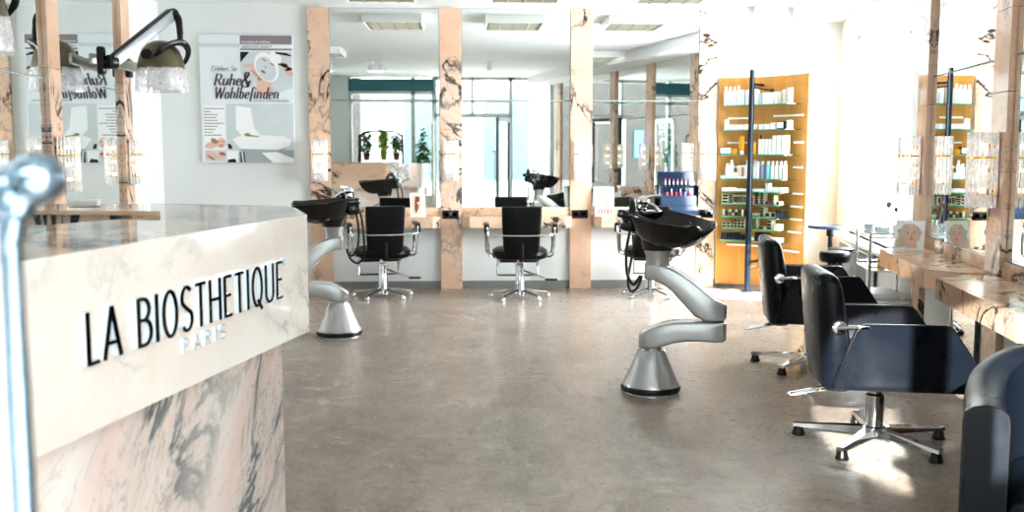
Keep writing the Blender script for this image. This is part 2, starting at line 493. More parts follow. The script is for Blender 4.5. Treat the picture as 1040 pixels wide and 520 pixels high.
def ribbon(pts, thick, thin):
    L = []; Rr = []; n = len(pts)
    for i in range(n):
        a = pts[max(0, i - 1)]; b = pts[min(n - 1, i + 1)]
        if i == 0 and pts[0] == pts[-1] and n > 3: a = pts[-2]
        if i == n - 1 and pts[0] == pts[-1] and n > 3: b = pts[1]
        dx, dy = b[0] - a[0], b[1] - a[1]
        l = math.hypot(dx, dy) or 1
        dx /= l; dy /= l
        w = (thin + (thick - thin) * abs(dy) ** 1.5) / 2
        L.append((pts[i][0] - dy * w, pts[i][1] + dx * w)); Rr.append((pts[i][0] + dy * w, pts[i][1] - dx * w))
    return L, Rr
def lettering(mb, text, font, T, size, depth, thick=.12, thin=.06, slant=0, track=.04, width=None, mi=0, mside=None):
    """T maps (x along the line, y up, z out of the face) to space."""
    total = sum(font[c][0] + track for c in text) - track
    sx = (width / (total * size)) if width else 1
    x = 0
    for c in text:
        w, strokes = font[c]
        for k, st in enumerate(strokes):
            L, Rr = ribbon(st, thick / sx if not slant else thick, thin)
            z = depth * (1 + .004 * k)
            def q(p, z): return T @ Vector(((x + p[0] + slant * p[1]) * size * sx, p[1] * size, z))
            for i in range(len(L) - 1):
                a, b, cc, d = L[i], L[i + 1], Rr[i + 1], Rr[i]
                mb.add([q(a, z), q(b, z), q(cc, z), q(d, z)], [(3, 2, 1, 0)], mi)
                if mside is not None:
                    mb.add([q(a, 0), q(b, 0), q(b, z), q(a, z)], [(0, 1, 2, 3)], mside)
                    mb.add([q(d, 0), q(cc, 0), q(cc, z), q(d, z)], [(3, 2, 1, 0)], mside)
            if mside is not None:
                for i in (0, len(L) - 1):
                    mb.add([q(L[i], 0), q(Rr[i], 0), q(Rr[i], z), q(L[i], z)], [(0, 1, 2, 3)], mside)
        x += w + track
    return x * size * sx
def flat_shape(mb, T, pts, mi, z=0):
    mb.poly([T @ Vector((p[0], p[1], z)) for p in pts], mi)
def oval(cx, cy, rx, ry, rot=0, n=20):
    c, s_ = math.cos(R(rot)), math.sin(R(rot))
    return [(cx + rx * math.cos(t) * c - ry * math.sin(t) * s_, cy + rx * math.cos(t) * s_ + ry * math.sin(t) * c) for t in [2 * PI * i / n for i in range(n)]]

# ------------------------------------------------------------------ room shell
FW = 10.35                      # far wall
CZ = 2.86                       # ceiling
LX = -2.97                      # left wall
def wx(y): return 3.035 + .198 * (y - 6.0)          # right wall runs at an angle
TR = Vector((.198, 1, 0)).normalized(); NR = Vector((-TR.y, TR.x, 0))
def rw(y, off=0, z=0):
    return Vector((wx(y), y, z)) + NR * off

mb = MB(); mb.prism([(-3.2, -.15), (2.4, -.15), (4.3, 10.6), (-3.2, 10.6)], -.1, 0); struct('floor', mb, M_FLOOR)
mb = MB(); mb.prism([(-3.2, .05), (2.4, .05), (4.3, 10.6), (-3.2, 10.6)], CZ, CZ + .1); struct('ceiling', mb, M_CEIL)
mb = MB(); mb.box((.35, FW + .1, 1.43), (7.6, .2, 2.86)); struct('wall_far', mb, M_WALL)
mb = MB(); mb.box((LX - .1, 5.27, 1.43), (.2, 10.2, 2.86)); struct('wall_left', mb, M_WALL)
mb = MB()
def rseg(y0, y1, z0, z1, t=.2):
    p, q = rw(y0), rw(y1); a, b = rw(y1, -t), rw(y0, -t)
    mb.prism([p[:2], q[:2], a[:2], b[:2]], z0, z1)
rseg(.05, 7.35, 0, CZ); rseg(9.75, 10.4, 0, CZ); rseg(7.35, 9.75, 0, .62); rseg(7.35, 9.75, 2.5, CZ)
struct('wall_right', mb, M_WALL)
# dropped bulkhead along the right wall
mb = MB()
p, q = rw(.2, .55), rw(FW, .50)
mb.prism([p[:2], q[:2], rw(FW, 0)[:2], rw(.2, 0)[:2]], 2.71, CZ)
struct('ceiling_bulkhead', mb, M_CEIL)
# street side wall
mb = MB()
mb.box((-2.62, .12, 1.43), (.8, .16, 2.86))
mb.box((-1.37, .12, .22), (1.7, .16, .44))
mb.box((1.46, .12, .16), (.88, .16, .32))
struct('wall_street', mb, M_WALL)

# right window
mb = MB()
for y0, y1, z0, z1 in ((7.35, 9.75, .62, .68), (7.35, 9.75, 2.44, 2.5), (7.35, 7.42, .62, 2.5), (9.68, 9.75, .62, 2.5), (8.5, 8.56, .62, 2.5), (7.35, 9.75, 2.12, 2.16)):
    p, q = rw(y0, -.06), rw(y1, -.06); a, b = rw(y1, -.12), rw(y0, -.12)
    mb.prism([p[:2], q[:2], a[:2], b[:2]], z0, z1)
wn = struct('window_1', mb, M_WMET)
mb = MB(); p, q = rw(7.4, -.09), rw(9.7, -.09); mb.poly([(p.x, p.y, .66), (q.x, q.y, .66), (q.x, q.y, 2.46), (p.x, p.y, 2.46)])
mb.build('window_glass', M_GLASS, wn)
mb = MB(); p, q = rw(7.3, .12), rw(9.8, .12); a, b = rw(9.8, -.05), rw(7.3, -.05); mb.prism([p[:2], q[:2], a[:2], b[:2]], .59, .62); mb.build('window_sill', M_WMET, wn)
mb = MB(); mb.sph(rw(7.62, -.04, 2.3), .012); mb.build('window_catch', M_BLACK, wn)

# street windows and door frames
mb = MB()
def fr(x0, x1, z0, z1, y=.1, d=.08): mb.box(((x0 + x1) / 2, y, (z0 + z1) / 2), (x1 - x0, d, z1 - z0))
fr(-2.22, -2.16, .44, 2.86); fr(-.98, -.9, .44, 2.86); fr(-.56, -.47, 0, 2.86)
fr(-2.2, -.5, .44, .5); fr(-2.2, -.5, 2.36, 2.42); fr(-2.2, -.5, 2.52, 2.58)
w2 = struct('window_2', mb, M_FRAME)
mb = MB(); mb.poly([(-2.2, .1, .46), (-.5, .1, .46), (-.5, .1, 2.86), (-2.2, .1, 2.86)]); mb.build('window_glass', M_GLASS, w2)
mb = MB(); mb.box((-1.37, .13, 2.70), (1.7, .03, .24)); mb.build('header_panel', M_TEAL, w2)
mb = MB(); fr(.98, 1.05, 0, 2.86); fr(1.80, 1.87, .3, 2.86); fr(1.0, 1.86, .3, .36); fr(1.0, 1.86, 2.8, 2.86)
w3 = struct('window_3', mb, M_FRAME)
mb = MB(); mb.poly([(1.03, .1, .34), (1.84, .1, .34), (1.84, .1, 2.84), (1.03, .1, 2.84)]); mb.build('window_glass', M_GLASS, w3)
mb = MB(); fr(-.5, 1.0, 2.06, 2.14); fr(-.5, 1.0, 2.36, 2.40); fr(-.5, 1.0, 2.8, 2.86); fr(.22, .27, 2.1, 2.86)
w4 = struct('window_4', mb, M_FRAME)
mb = MB(); mb.poly([(-.48, .1, 2.12), (.98, .1, 2.12), (.98, .1, 2.82), (-.48, .1, 2.82)]); mb.build('window_glass', M_GLASS, w4)

def door_leaf(name, hx, hy, ang, L, frame_mat, side):
    """glass leaf hinged at (hx,hy), opened into the room"""
    t = thing(name, None, None, (hx, hy, 0), ang)
    t['kind'] = 'structure'
    mb = MB()
    mb.box((.045, 0, 1.03), (.09, .045, 2.04)); mb.box((L - .045, 0, 1.03), (.09, .045, 2.04))
    mb.box((L / 2, 0, .09), (L, .045, .16)); mb.box((L / 2, 0, 2.01), (L, .045, .08))
    mb.build('frame', frame_mat, t)
    mb = MB(); mb.poly([(.07, 0, .15), (L - .07, 0, .15), (L - .07, 0, 1.98), (.07, 0, 1.98)]); mb.build('glass_pane', M_GLASS, t)
    mb = MB()
    y = side
    mb.tube([(L - .07, y * .02, .62), (L - .07, y * .06, .62), (L - .07, y * .075, .66), (L - .07, y * .075, 1.0), (L - .07, y * .075, 1.30), (L - .07, y * .076, 1.345), (L - .068, y * .084, 1.375), (L - .066, y * .098, 1.392), (L - .064, y * .104, 1.397)],
            [.012, .012, .014, .0105, .0095, .011, .017, .022, .022], 14, smooth=5)
    mb.sph((L - .066, y * .10, 1.394), (.026, .026, .024), 10)
    mb.sph((L - .068, y * .078, 1.382), (.02, .02, .026), 10)
    mb.tube([(L - .07, y * .02, 1.375), (L - .07, y * .075, 1.375)], .012, 12)
    mb.build('door_handle', M_HCHR, t)
    return t
door_leaf('door_1', -.565, .16, R(84), .86, M_WHITE, -1)
door_leaf('door_2', 1.0, .16, R(111), .80, M_DARKF, 1)

# far wall trim: marble pilasters, stone skirting
PX = [(-1.51, -1.30), (-.204, .015), (1.115, 1.335), (2.425, 2.61)]
k = 0
def trim(mb, mat):
    global k
    k += 1
    return struct('trim_%d' % k, mb, mat)
for a, b in PX:
    mb = MB()
    for z0, z1 in ((0, .755), (.757, 1.62), (1.622, 2.215), (2.217, 2.822)):
        mb.box(((a + b) / 2, FW - .015, (z0 + z1) / 2), (b - a, .05, z1 - z0), bev=.002, seg=1)
    trim(mb, M_MARB)
for y in (9.2, 7.59, 5.97, 4.36, 2.75):
    mb = MB()
    for z0, z1 in ((0, 1.2), (1.202, 2.0), (2.002, CZ)):
        mb.box((LX + .02, y, (z0 + z1) / 2), (.05, .22, z1 - z0), bev=.002, seg=1)
    trim(mb, M_MARB)
RY = (6.88, 5.28, 3.68, 2.08, .6)
for y in RY:
    mb = MB()
    for z0, z1 in ((0, .755), (.757, 1.72), (1.722, 2.15), (2.152, 2.71)):
        mb.box(rw(y, .015, (z0 + z1) / 2), (.05, .25, z1 - z0), R(-11.2), bev=.002, seg=1)
    trim(mb, M_MARB)
mb = MB()
for x0, x1 in ((LX, -1.51), (-1.30, -.204), (.015, 1.115), (1.335, 2.425), (2.61, 3.78)):
    mb.box(((x0 + x1) / 2, FW - .008, .04), (x1 - x0, .016, .08))
struct('baseboard_far', mb, M_BASEB)
mb = MB()
ys = [10.3, 7.01, 6.75, 5.41, 5.15, 3.81, 3.55, 2.21, 1.95, .73]
for a, b in zip(ys[::2], ys[1::2]):
    p = rw((a + b) / 2, .008, .05)
    mb.box(p, (.016, (a - b) / .985, .10), R(-11.2))
struct('baseboard_right', mb, M_DWOOD)
mb = MB(); mb.box((LX + .008, 9.8, .04), (.016, 1.0, .08)); struct('baseboard_left', mb, M_BASEB)

# ------------------------------------------------------------------ mirrors
def wall_mirror(label, c, w, rz, z0, zj, z1, group):
    t = thing('wall_mirror', label, 'mirror', (c[0], c[1], z0), rz, group)
    for nm, a, b in (('lower_pane', 0, zj - z0 - .003), ('upper_pane', zj - z0 + .003, z1 - z0)):
        m_ = MB(); m_.box((0, -.004, (a + b) / 2), (w, .008, b - a), mi=1)
        m_.poly([(-w/2 + .003, -.0085, a + .003), (w/2 - .003, -.0085, a + .003), (w/2 - .003, -.0085, b - .003), (-w/2 + .003, -.0085, b - .003)], 0)
        o = m_.build(nm, [M_MIRROR, M_GEDGE], t)
    return t
g = 'mirrors of the far wall'
for i, lab in enumerate(('tall wall mirror behind the left black styling chair on the far wall', 'tall wall mirror behind the middle black styling chair on the far wall', 'tall wall mirror above the counter with the makeup display, far wall')):
    a, b = PX[i][1], PX[i + 1][0]
    wall_mirror(lab, ((a + b) / 2, FW), b - a - .004, 0, .835, 1.912, 2.822, g)
g = 'mirrors of the right wall'
labs = ['tall wall mirror on the right wall reflecting the wooden product display', 'tall wall mirror cut by the right picture edge beyond the near glass rod lamp',
        'right wall mirror past the second counter, seen only in reflections', 'right wall mirror closest to the street window, seen only in reflections']
for i in range(4):
    y1, y0 = RY[i] - .13, RY[i + 1] + .13
    p = rw((y0 + y1) / 2)
    wall_mirror(labs[i], p, (y1 - y0) / .985 - .004, R(-101.2), .835, 1.905, 2.71, g)
g = 'mirrors of the left wall'
for (y0, y1), lab in (((7.70, 9.09), 'left wall mirror between two marble strips, reflecting the beauty poster'), ((6.08, 7.48), 'left wall mirror at the picture edge beside the chrome door handle'),
                      ((4.47, 5.86), 'left wall mirror over the reception corner, seen only in reflections'), ((2.86, 4.25), 'left wall mirror behind the reception counter, seen only in reflections')):
    wall_mirror(lab, (LX, (y0 + y1) / 2), y1 - y0 - .004, R(90), .835, 1.93, CZ - .005, g)

# ------------------------------------------------------------------ counters with upstands
def counter(label, loc, rz, w, d, group, ch=.12):
    t = thing('styling_counter', label, 'counter', loc, rz, group)
    m_ = MB()
    m_.prism([(-w/2, 0), (w/2, 0), (w/2, -d + ch), (w/2 - ch, -d), (-w/2 + ch, -d), (-w/2, -d + ch)], .645, .755)
    m_.build('slab', M_MARBT, t)
    m_ = MB(); m_.box((0, -.0125, .795), (w, .025, .08), bev=.003); m_.build('upstand', M_MARBT, t)
    return t
g = 'marble counters of the far wall'
for i, lab in enumerate(('pink marble wall counter in front of the left black styling chair', 'pink marble wall counter behind the middle black styling chair', 'pink marble wall counter holding the makeup display and woman card')):
    a, b = PX[i][1], PX[i + 1][0]
    counter(lab, ((a + b) / 2, FW - .001, 0), 0, b - a - .004, .29, g, .07)
g = 'marble counters of the right wall'
cR1 = counter('pink marble wall counter on the right wall carrying the blond portrait card', rw(6.03, .001), R(-101.2), 1.47, .34, g, .15)
cR2 = counter('pink marble wall counter cut by the right picture edge, above the club chair', rw(4.46, .001), R(-101.2), 1.52, .38, g, .15)

# ------------------------------------------------------------------ sockets
def socket(label, c, rz):
    t = thing('double_socket', label, 'socket', c, rz, 'black sockets on the pilasters')
    m_ = MB(); m_.box((0, -.006, 0), (.165, .012, .085), bev=.004); m_.build('cover_plate', M_BGLOSS, t)
    for s in (-1, 1):
        m_ = MB(); m_.lathe([(.024, 0), (.026, .004), (.021, .004), (.019, -.0)], (s * .04, -.012, 0), 20, M=Matrix.Rotation(R(90), 4, 'X')); m_.build('outlet', M_BLACK, t)
for i, lab in ((1, 'black double socket on the pilaster between the two black styling chairs'), (2, 'black double socket on the pilaster right of the middle styling chair'), (3, 'black double socket on the pilaster beside the makeup display')):
    a, b = PX[i]
    socket(lab, ((a + b) / 2 - .01, FW - .041, .765), 0)

# ------------------------------------------------------------------ sconces
def sconce_proto():
    t = thing('wall_sconce', '', 'wall lamp', (0, 0, 0), 0, 'glass rod wall lamps')
    m_ = MB(); m_.box((0, -.008, 0), (.12, .016, .40), bev=.003); m_.build('backplate', M_CHROME, t)
    m_ = MB()
    path = [(-.068, -.02), (-.068, -.045), (-.068, -.07), (-.066, -.095), (-.058, -.118), (-.042, -.133), (-.022, -.139), (0, -.14), (.022, -.139), (.042, -.133), (.058, -.118), (.066, -.095), (.068, -.07), (.068, -.045), (.068, -.02)]
    for x, y in path: m_.cyl((x, y, -.20), (x, y, .20), .0085, n=8)
    m_.build('glass_rods', M_ROD, t)
    m_ = MB(); m_.tube([(x * 1.13, y * 1.06, .065) for x, y in path], .005, 6); m_.build('gold_band', M_GOLD, t)
    m_ = MB(); m_.tube([(x * .85, y * .9, -.125) for x, y in path], .006, 6); m_.build('gold_band', M_GOLD, t)
    for z in (.125, .0, -.11):
        m_ = MB(); m_.cyl((0, -.016, z), (0, -.05, z), .012, n=10); b = m_.build('lamp_holder', M_GOLD, t)
        m_ = MB(); m_.tube([(-.045, -.065, z), (-.03, -.068, z), (.03, -.068, z), (.045, -.065, z)], .011, 8); m_.build('bulb', M_BULB, b)
    return t
sc = sconce_proto()
spots = [((PX[0][0] + PX[0][1]) / 2, FW - .041, 0, 'lit glass rod wall lamp on the pilaster right of the poster'),
         ((PX[1][0] + PX[1][1]) / 2, FW - .041, 0, 'lit glass rod wall lamp on the pilaster between the two far styling chairs'),
         ((PX[2][0] + PX[2][1]) / 2, FW - .041, 0, 'lit glass rod wall lamp on the pilaster left of the portrait card mirror'),
         ((PX[3][0] + PX[3][1]) / 2, FW - .041, 0, 'lit glass rod wall lamp on the pilaster next to the wooden display'),
         (LX + .046, 9.2, R(90), 'glass rod wall lamp on the left wall strip below the hood dryer mount'),
         (LX + .046, 7.59, R(90), 'glass rod wall lamp on the left wall just behind the chrome door handle')]
for i, lab in enumerate(('glass rod wall lamp on the right wall strip above the portrait card', 'largest glass rod wall lamp, at the right picture edge', 'right wall lamp past the second counter, seen only in the far mirror', 'right wall lamp closest to the street, seen only in the far mirror')):
    p = rw(RY[i], .041); spots.append((p.x, p.y, R(-101.2), lab))
for i, (x, y, rz, lab) in enumerate(spots):
    place(sc, i == 0, (x, y, 1.312), rz, lab)

# ------------------------------------------------------------------ ceiling lamps
def ceiling_lamp_proto():
    t = thing('ceiling_lamp', '', 'ceiling lamp', (0, 0, 0), 0, 'louvred ceiling lamps')
    m_ = MB(); w, d, h = .64, .78, .09
    for c, s in (((0, d/2 - .01, -h/2), (w, .02, h)), ((0, -d/2 + .01, -h/2), (w, .02, h)), ((w/2 - .01, 0, -h/2), (.02, d - .04, h)), ((-w/2 + .01, 0, -h/2), (.02, d - .04, h)), ((0, 0, -.006), (w - .04, d - .04, .012))):
        m_.box(c, s)
    m_.build('housing', M_WHITE, t)
    m_ = MB()
    for i in range(1, 4): m_.box((-w/2 + w * i / 4, 0, -.065), (.012, d - .05, .045))
    for i in range(1, 12): m_.box((0, -d/2 + d * i / 12, -.065), (w - .05, .004, .04), M=Matrix.Rotation(R(12), 4, 'X'))
    m_.build('louvre', M_LOUV, t)
    for s in (-.24, -.08, .08, .24):
        m_ = MB(); m_.cyl((s, -.35, -.028), (s, .35, -.028), .012, n=10); m_.build('fluorescent_tube', M_GLOW, t)
    return t
cl = ceiling_lamp_proto()
lamps = [(-.72, 9.26, 'louvred ceiling lamp over the left black styling chair'), (.60, 9.25, 'louvred ceiling lamp over the middle black styling chair'), (1.93, 9.25, 'louvred ceiling lamp over the makeup display corner'),
         (-2.0, 5.7, 'louvred ceiling lamp between reception and left wall, seen in the left mirror'), (2.12, 5.25, 'louvred ceiling lamp over the right black chairs, seen in the right mirror')]
for i, (x, y, lab) in enumerate(lamps):
    place(cl, i == 0, (x, y, CZ), 0, lab)
    ld = bpy.data.lights.new('lamp_light', 'AREA'); ld.shape = 'RECTANGLE'; ld.size = .54; ld.size_y = .68; ld.energy = 3; ld.color = (1, .97, .93)
    lo = bpy.data.objects.new('lamp_light', ld); COL.objects.link(lo); lo.location = (x, y, CZ - .041)
# small white box lamp beside the bulkhead
t = thing('box_luminaire', 'small white box luminaire at the bulkhead end above the wooden display', 'ceiling lamp', (3.09, 10.15, CZ))
m_ = MB(); m_.box((0, 0, -.075), (.25, .3, .15), bev=.006); m_.build('housing', M_WHITE, t)
m_ = MB(); m_.box((0, 0, -.153), (.21, .26, .008), bev=.002); m_.build('diffuser', M_GREY, t)
# spotlights near the street
def spotlight_proto():
    t = thing('ceiling_spotlight', '', 'spotlight', (0, 0, 0), 0, 'white ceiling spotlights')
    m_ = MB(); m_.lathe([(.045, 0), (.045, -.02), (.012, -.024), (.012, -.05)], (0, 0, 0), 18); m_.build('canopy', M_WHITE, t)
    m_ = MB(); m_.lathe([(.03, -.05), (.045, -.06), (.045, -.15), (.04, -.155)], (0, 0, 0), 18); b = m_.build('lamp_head', M_WMET, t)
    m_ = MB(); m_.lathe([(.036, -.157), (.036, -.161)], (0, 0, 0), 18); m_.build('lens', M_BULB, b)
    return t
sp = spotlight_proto()
for i, (x, lab) in enumerate(((-2.12, 'white ceiling spotlight closest to the left wall, in the left mirror'), (-1.46, 'left one of the white spotlight pair over the shop window'), (-1.28, 'right one of the white spotlight pair over the shop window'), (.49, 'white ceiling spotlight over the entrance, in the middle mirror'))):
    place(sp, i == 0, (x, 3.7, CZ), 0, lab)

# ------------------------------------------------------------------ styling chairs (far wall)
def star_base(t, r=.29, n=5, a0=.3, flat=False):
    m_ = MB(); m_.lathe([(.058, .03), (.058, .075), (.043, .10), (.043, .33), (.03, .335), (.03, .40)], (0, 0, 0), 24); m_.build('gas_column', M_CHROME, t)
    for i in range(n):
        a = a0 + 2 * PI * i / n
        c, s = math.cos(a), math.sin(a)
        m_ = MB()
        m_.tube([(c * .03, s * .03, .075), (c * r * .4, s * r * .4, .068), (c * r * .85, s * r * .85, .05), (c * r, s * r, .043)], [.024, .021, .017, .014], 10, flat=.6)
        l = m_.build('base_leg', M_CHROME, t)
        m_ = MB(); m_.lathe([(.024, 0), (.026, .012), (.02, .03), (.012, .034)], (c * r, s * r, 0), 14); m_.build('glide', M_CHROME if not flat else M_BLACK, l)
def styling_chair():
    t = thing('styling_chair', '', 'chair', (0, 0, 0), 0, 'black styling chairs at the far wall')
    star_base(t)
    m_ = MB()
    loops = []
    for z, w, d, r in ((.385, .44, .40, .14), (.395, .50, .46, .17), (.43, .53, .50, .18), (.465, .52, .49, .18), (.485, .46, .43, .16), (.49, .30, .28, .1)):
        loops.append([(x, y + .02, z) for x, y in rrect(w, d, r, 6)])
    m_.loft(loops); m_.build('seat', M_LEATH, t)
    m_ = MB(); loops = []
    for z, w, y, d in ((.455, .31, -.235, .05), (.47, .335, -.235, .066), (.6, .35, -.25, .07), (.75, .365, -.272, .066), (.86, .375, -.292, .058), (.885, .372, -.297, .05), (.893, .35, -.299, .03)):
        L = []
        for x, yy in rrect(w, d, d * .45, 5): L.append((x, y + yy - .02 + .18 * (x * x) / (w), z + (0 if z < .8 else .1 * x * x)))
        loops.append(L)
    m_.loft(loops); m_.build('backrest', M_LEATH, t)
    m_ = MB(); m_.tube([(0, .0, .37), (0, -.2, .375), (0, -.27, .42), (0, -.285, .55)], .02, 10, flat=.5, smooth=4); m_.build('back_bracket', M_BLACK, t)
    m_ = MB()
    m_.tube([(-.31, -.2, .64), (-.28, -.285, .632), (-.15, -.318, .628), (0, -.325, .627), (.15, -.318, .628), (.28, -.285, .632), (.31, -.2, .64)], .0085, 8, smooth=4)
    m_.build('back_rail', M_CHROME, t)
    for s in (-1, 1):
        m_ = MB(); m_.tube([(s * .26, .14, .42), (s * .31, .14, .43), (s * .322, .14, .50), (s * .322, .12, .66), (s * .322, 0, .70), (s * .32, -.14, .70), (s * .315, -.21, .67), (s * .305, -.21, .50), (s * .29, -.2, .43), (s * .24, -.15, .415)], .011, 8, smooth=4)
        a = m_.build('armrest', M_CHROME, t)
        m_ = MB(); m_.box((s * .322, -.03, .712), (.055, .26, .03), bev=.012); m_.box((s * .322, -.165, .68), (.05, .05, .09), bev=.012); m_.build('arm_pad', M_BLACK, a)
    m_ = MB()
    m_.tube([(-.19, .1, .36), (-.2, .34, .31), (-.2, .42, .29), (-.2, .43, .16)], .012, 8, smooth=3)
    m_.tube([(.19, .1, .36), (.2, .34, .31), (.2, .42, .29), (.2, .43, .16)], .012, 8, smooth=3)
    m_.tube([(-.2, .43, .17), (.2, .43, .17)], .011, 8)
    f = m_.build('footrest', M_CHROME, t)
    m_ = MB(); m_.box((0, .40, .315), (.42, .06, .028), bev=.01); m_.build('foot_bar', M_BLACK, f)
    m_ = MB(); m_.tube([(.03, -.02, .27), (.16, -.1, .23), (.25, -.13, .20)], .008, 8, smooth=3); l = m_.build('pump_lever', M_CHROME, t)
    m_ = MB(); m_.box((.29, -.14, .195), (.12, .035, .018), rz=-.2, bev=.008); m_.build('pedal', M_BLACK, l)
    return t
ch = styling_chair()
place(ch, True, (.565, 9.65, 0), 0, 'black leather styling chair with chrome arms, facing the middle far mirror')
c2 = place(ch, False, (-.755, 9.80, 0), R(10), 'black leather styling chair turned beside the left black wash basin')
c3 = place(ch, False, (1.85, 9.72, 0), R(-14), 'black leather styling chair mostly hidden behind the right wash basin')

# ------------------------------------------------------------------ lounge style chairs (right wall), facing +X
def panel_loft(outline, axis_pts):
    pass
def tub_styling_chair():
    t = thing('salon_armchair', '', 'chair', (0, 0, 0), 0, 'blue-black salon armchairs at the right wall')
    m_ = MB(); m_.lathe([(.055, .045), (.06, .06), (.055, .085), (.043, .09), (.043, .24), (.03, .25), (.03, .34)], (0, 0, 0), 24); m_.build('gas_column', M_CHROME, t)
    for i in range(5):
        a = R(-54) + 2 * PI * i / 5
        c, s = math.cos(a), math.sin(a); r = .355
        m_ = MB()
        loops = []
        for rr, hw, z0, z1 in ((.03, .032, .045, .085), (.15, .026, .047, .078), (.30, .020, .046, .066), (r + .025, .018, .045, .062)):
            loops.append([(c * rr - s * hw, s * rr + c * hw, z0), (c * rr + s * hw, s * rr - c * hw, z0), (c * rr + s * hw * .8, s * rr - c * hw * .8, z1), (c * rr - s * hw * .8, s * rr + c * hw * .8, z1)])
        m_.loft(loops); l = m_.build('base_leg', M_CHROME, t)
        m_ = MB(); m_.lathe([(.03, 0), (.032, .008), (.027, .02), (.022, .046), (.012, .048)], (c * r, s * r, 0), 16); m_.build('glide', M_BLACK, l)
    # under-seat plate and pump lever
    m_ = MB(); m_.box((.0, 0, .335), (.30, .3, .016), bev=.005); m_.build('seat_plate', M_BLACK, t)
    m_ = MB(); m_.tube([(-.03, -.05, .31), (-.14, -.12, .315), (-.40, -.16, .27), (-.43, -.135, .265), (-.40, -.10, .265), (-.16, -.07, .31), (-.04, -.02, .31)], .0075, 8, smooth=5); m_.build('pump_lever', M_CHROME, t)
    # seat cushion
    m_ = MB(); m_.box((.06, 0, .415), (.56, .47, .13), bev=.045, seg=4); m_.build('seat', M_LEATHB, t)
    # backrest: tall padded panel, leaning back and slightly curved
    m_ = MB(); loops = []
    for z, w, x, d in ((.295, .30, -.235, .05), (.30, .42, -.238, .10), (.318, .47, -.242, .125), (.42, .495, -.252, .135), (.55, .51, -.268, .135), (.68, .515, -.286, .125), (.79, .51, -.302, .11), (.83, .49, -.31, .095), (.848, .45, -.313, .065), (.855, .36, -.314, .03)):
        L = []
        for yy, xx in rrect(w, d, min(d, w) * .45, 6): L.append((x + xx + .62 * yy * yy, yy, z))
        loops.append(L)
    m_.loft(loops); bk = m_.build('backrest', M_LEATHB, t)
    m_ = MB()   # seam along the sides of the backrest
    for s in (-1, 1):
        pts = []
        for z, w, x, d in ((.318, .47, -.242, .125), (.42, .495, -.252, .135), (.55, .51, -.268, .135), (.68, .515, -.286, .125), (.79, .51, -.302, .11)):
            pts.append((x + .03 + .62 * (w / 2) ** 2, s * (w / 2 - .001), z))
        m_.tube(pts, .004, 6, smooth=3)
    m_.build('piping', M_BLACK, bk)
    # arms: trapezoid shells flaring outwards
    for s in (-1, 1):
        m_ = MB(); loops = []
        outline = [(-.26, .33), (.40, .322), (.425, .335), (.425, .365), (.255, .615), (.238, .632), (.215, .635), (-.13, .635), (-.15, .625), (-.17, .60), (-.255, .36), (-.255, .34)]
        for off, grow in ((-.022, -.012), (-.016, 0), (.016, 0), (.022, -.012)):
            L = []
            for x, z in outline:
                cx, cz = .07, .48
                k_ = 1 + grow * 2
                X = cx + (x - cx) * k_; Z = cz + (z - cz) * k_
                L.append((X, s * (.272 + off + .10 * max(0, (Z - .33)) ), Z))
            loops.append(L)
        m_.loft(loops); a = m_.build('armrest', M_LEATHB, t)
        m_ = MB(); loop = [(x, s * (.272 + .10 * max(0, z - .33)), z) for x, z in outline]
        m_.tube([Vector((.07 + (x - .07) * 1.0, y + s * .018, .48 + (z - .48) * 1.0)) for x, y, z in loop], .004, 6, closed=True); m_.build('piping', M_BLACK, a)
        m_ = MB()
        m_.lathe([(.031, -.01), (.033, .006), (.028, .012), (.014, .015)], (-.235, s * .262, .61), 20, M=Matrix.Rotation(R(-90 * s), 4, 'X'))
        m_.cyl((-.245, s * .275, .61), (-.15, s * .315, .622), .011, n=10)
        m_.box((-.14, s * .322, .622), (.05, .012, .018), bev=.004)
        m_.build('arm_pivot', M_CHROME, t)
    return t
tc = tub_styling_chair()
place(tc, True, (2.0, 4.72, 0), R(-9), 'blue-black leather salon armchair on the clear round floor mat')
place(tc, False, (2.29, 6.47, 0), R(-11), 'blue-black leather salon armchair between the round floor mat chair and wooden display')
m_ = MB(); m_.lathe([(.43, 0), (.43, .003), (.42, .004)], (0, 0, 0), 64)
mt = m_.build('floor_mat', M_MAT); mt.location = (1.98, 4.64, .0005); tag(mt, 'clear round floor mat under the front salon armchair', 'mat')

# ------------------------------------------------------------------ club chair bottom right, faces the street (-Y)
t = thing('club_chair', 'black leather tub chair cut by the bottom right corner', 'chair', (1.84, 2.74, 0), R(-28))
m_ = MB(); loops = []
# U shaped shell: right-hand arm front -> round back -> other arm front
cen = [(-.31, 0), (-.315, .15), (-.315, .30), (-.295, .42), (-.24, .52), (-.15, .575), (0, .595), (.15, .575), (.24, .52), (.295, .42), (.315, .30), (.315, .15), (.31, 0)]
hts = [.655, .66, .68, .71, .74, .76, .77, .76, .74, .71, .68, .66, .655]
cen2 = catmull([Vector((x, y, h)) for (x, y), h in zip(cen, hts)], 4)
for i, p in enumerate(cen2):
    a = cen2[max(0, i - 1)]; b = cen2[min(len(cen2) - 1, i + 1)]
    d = Vector((b.x - a.x, b.y - a.y, 0)).normalized(); nn = Vector((-d.y, d.x, 0))
    L = []
    hw = .062
    for u, z in ((-hw, .09), (-hw, p.z - .05), (-hw * .93, p.z - .022), (-hw * .6, p.z - .004), (0, p.z + .003), (hw * .6, p.z - .004), (hw * .93, p.z - .022), (hw, p.z - .05), (hw, .09)):
        L.append((p.x + nn.x * u, p.y + nn.y * u, z))
    loops.append(L)
m_.loft(loops); sh = m_.build('shell', M_LEATHB, t)
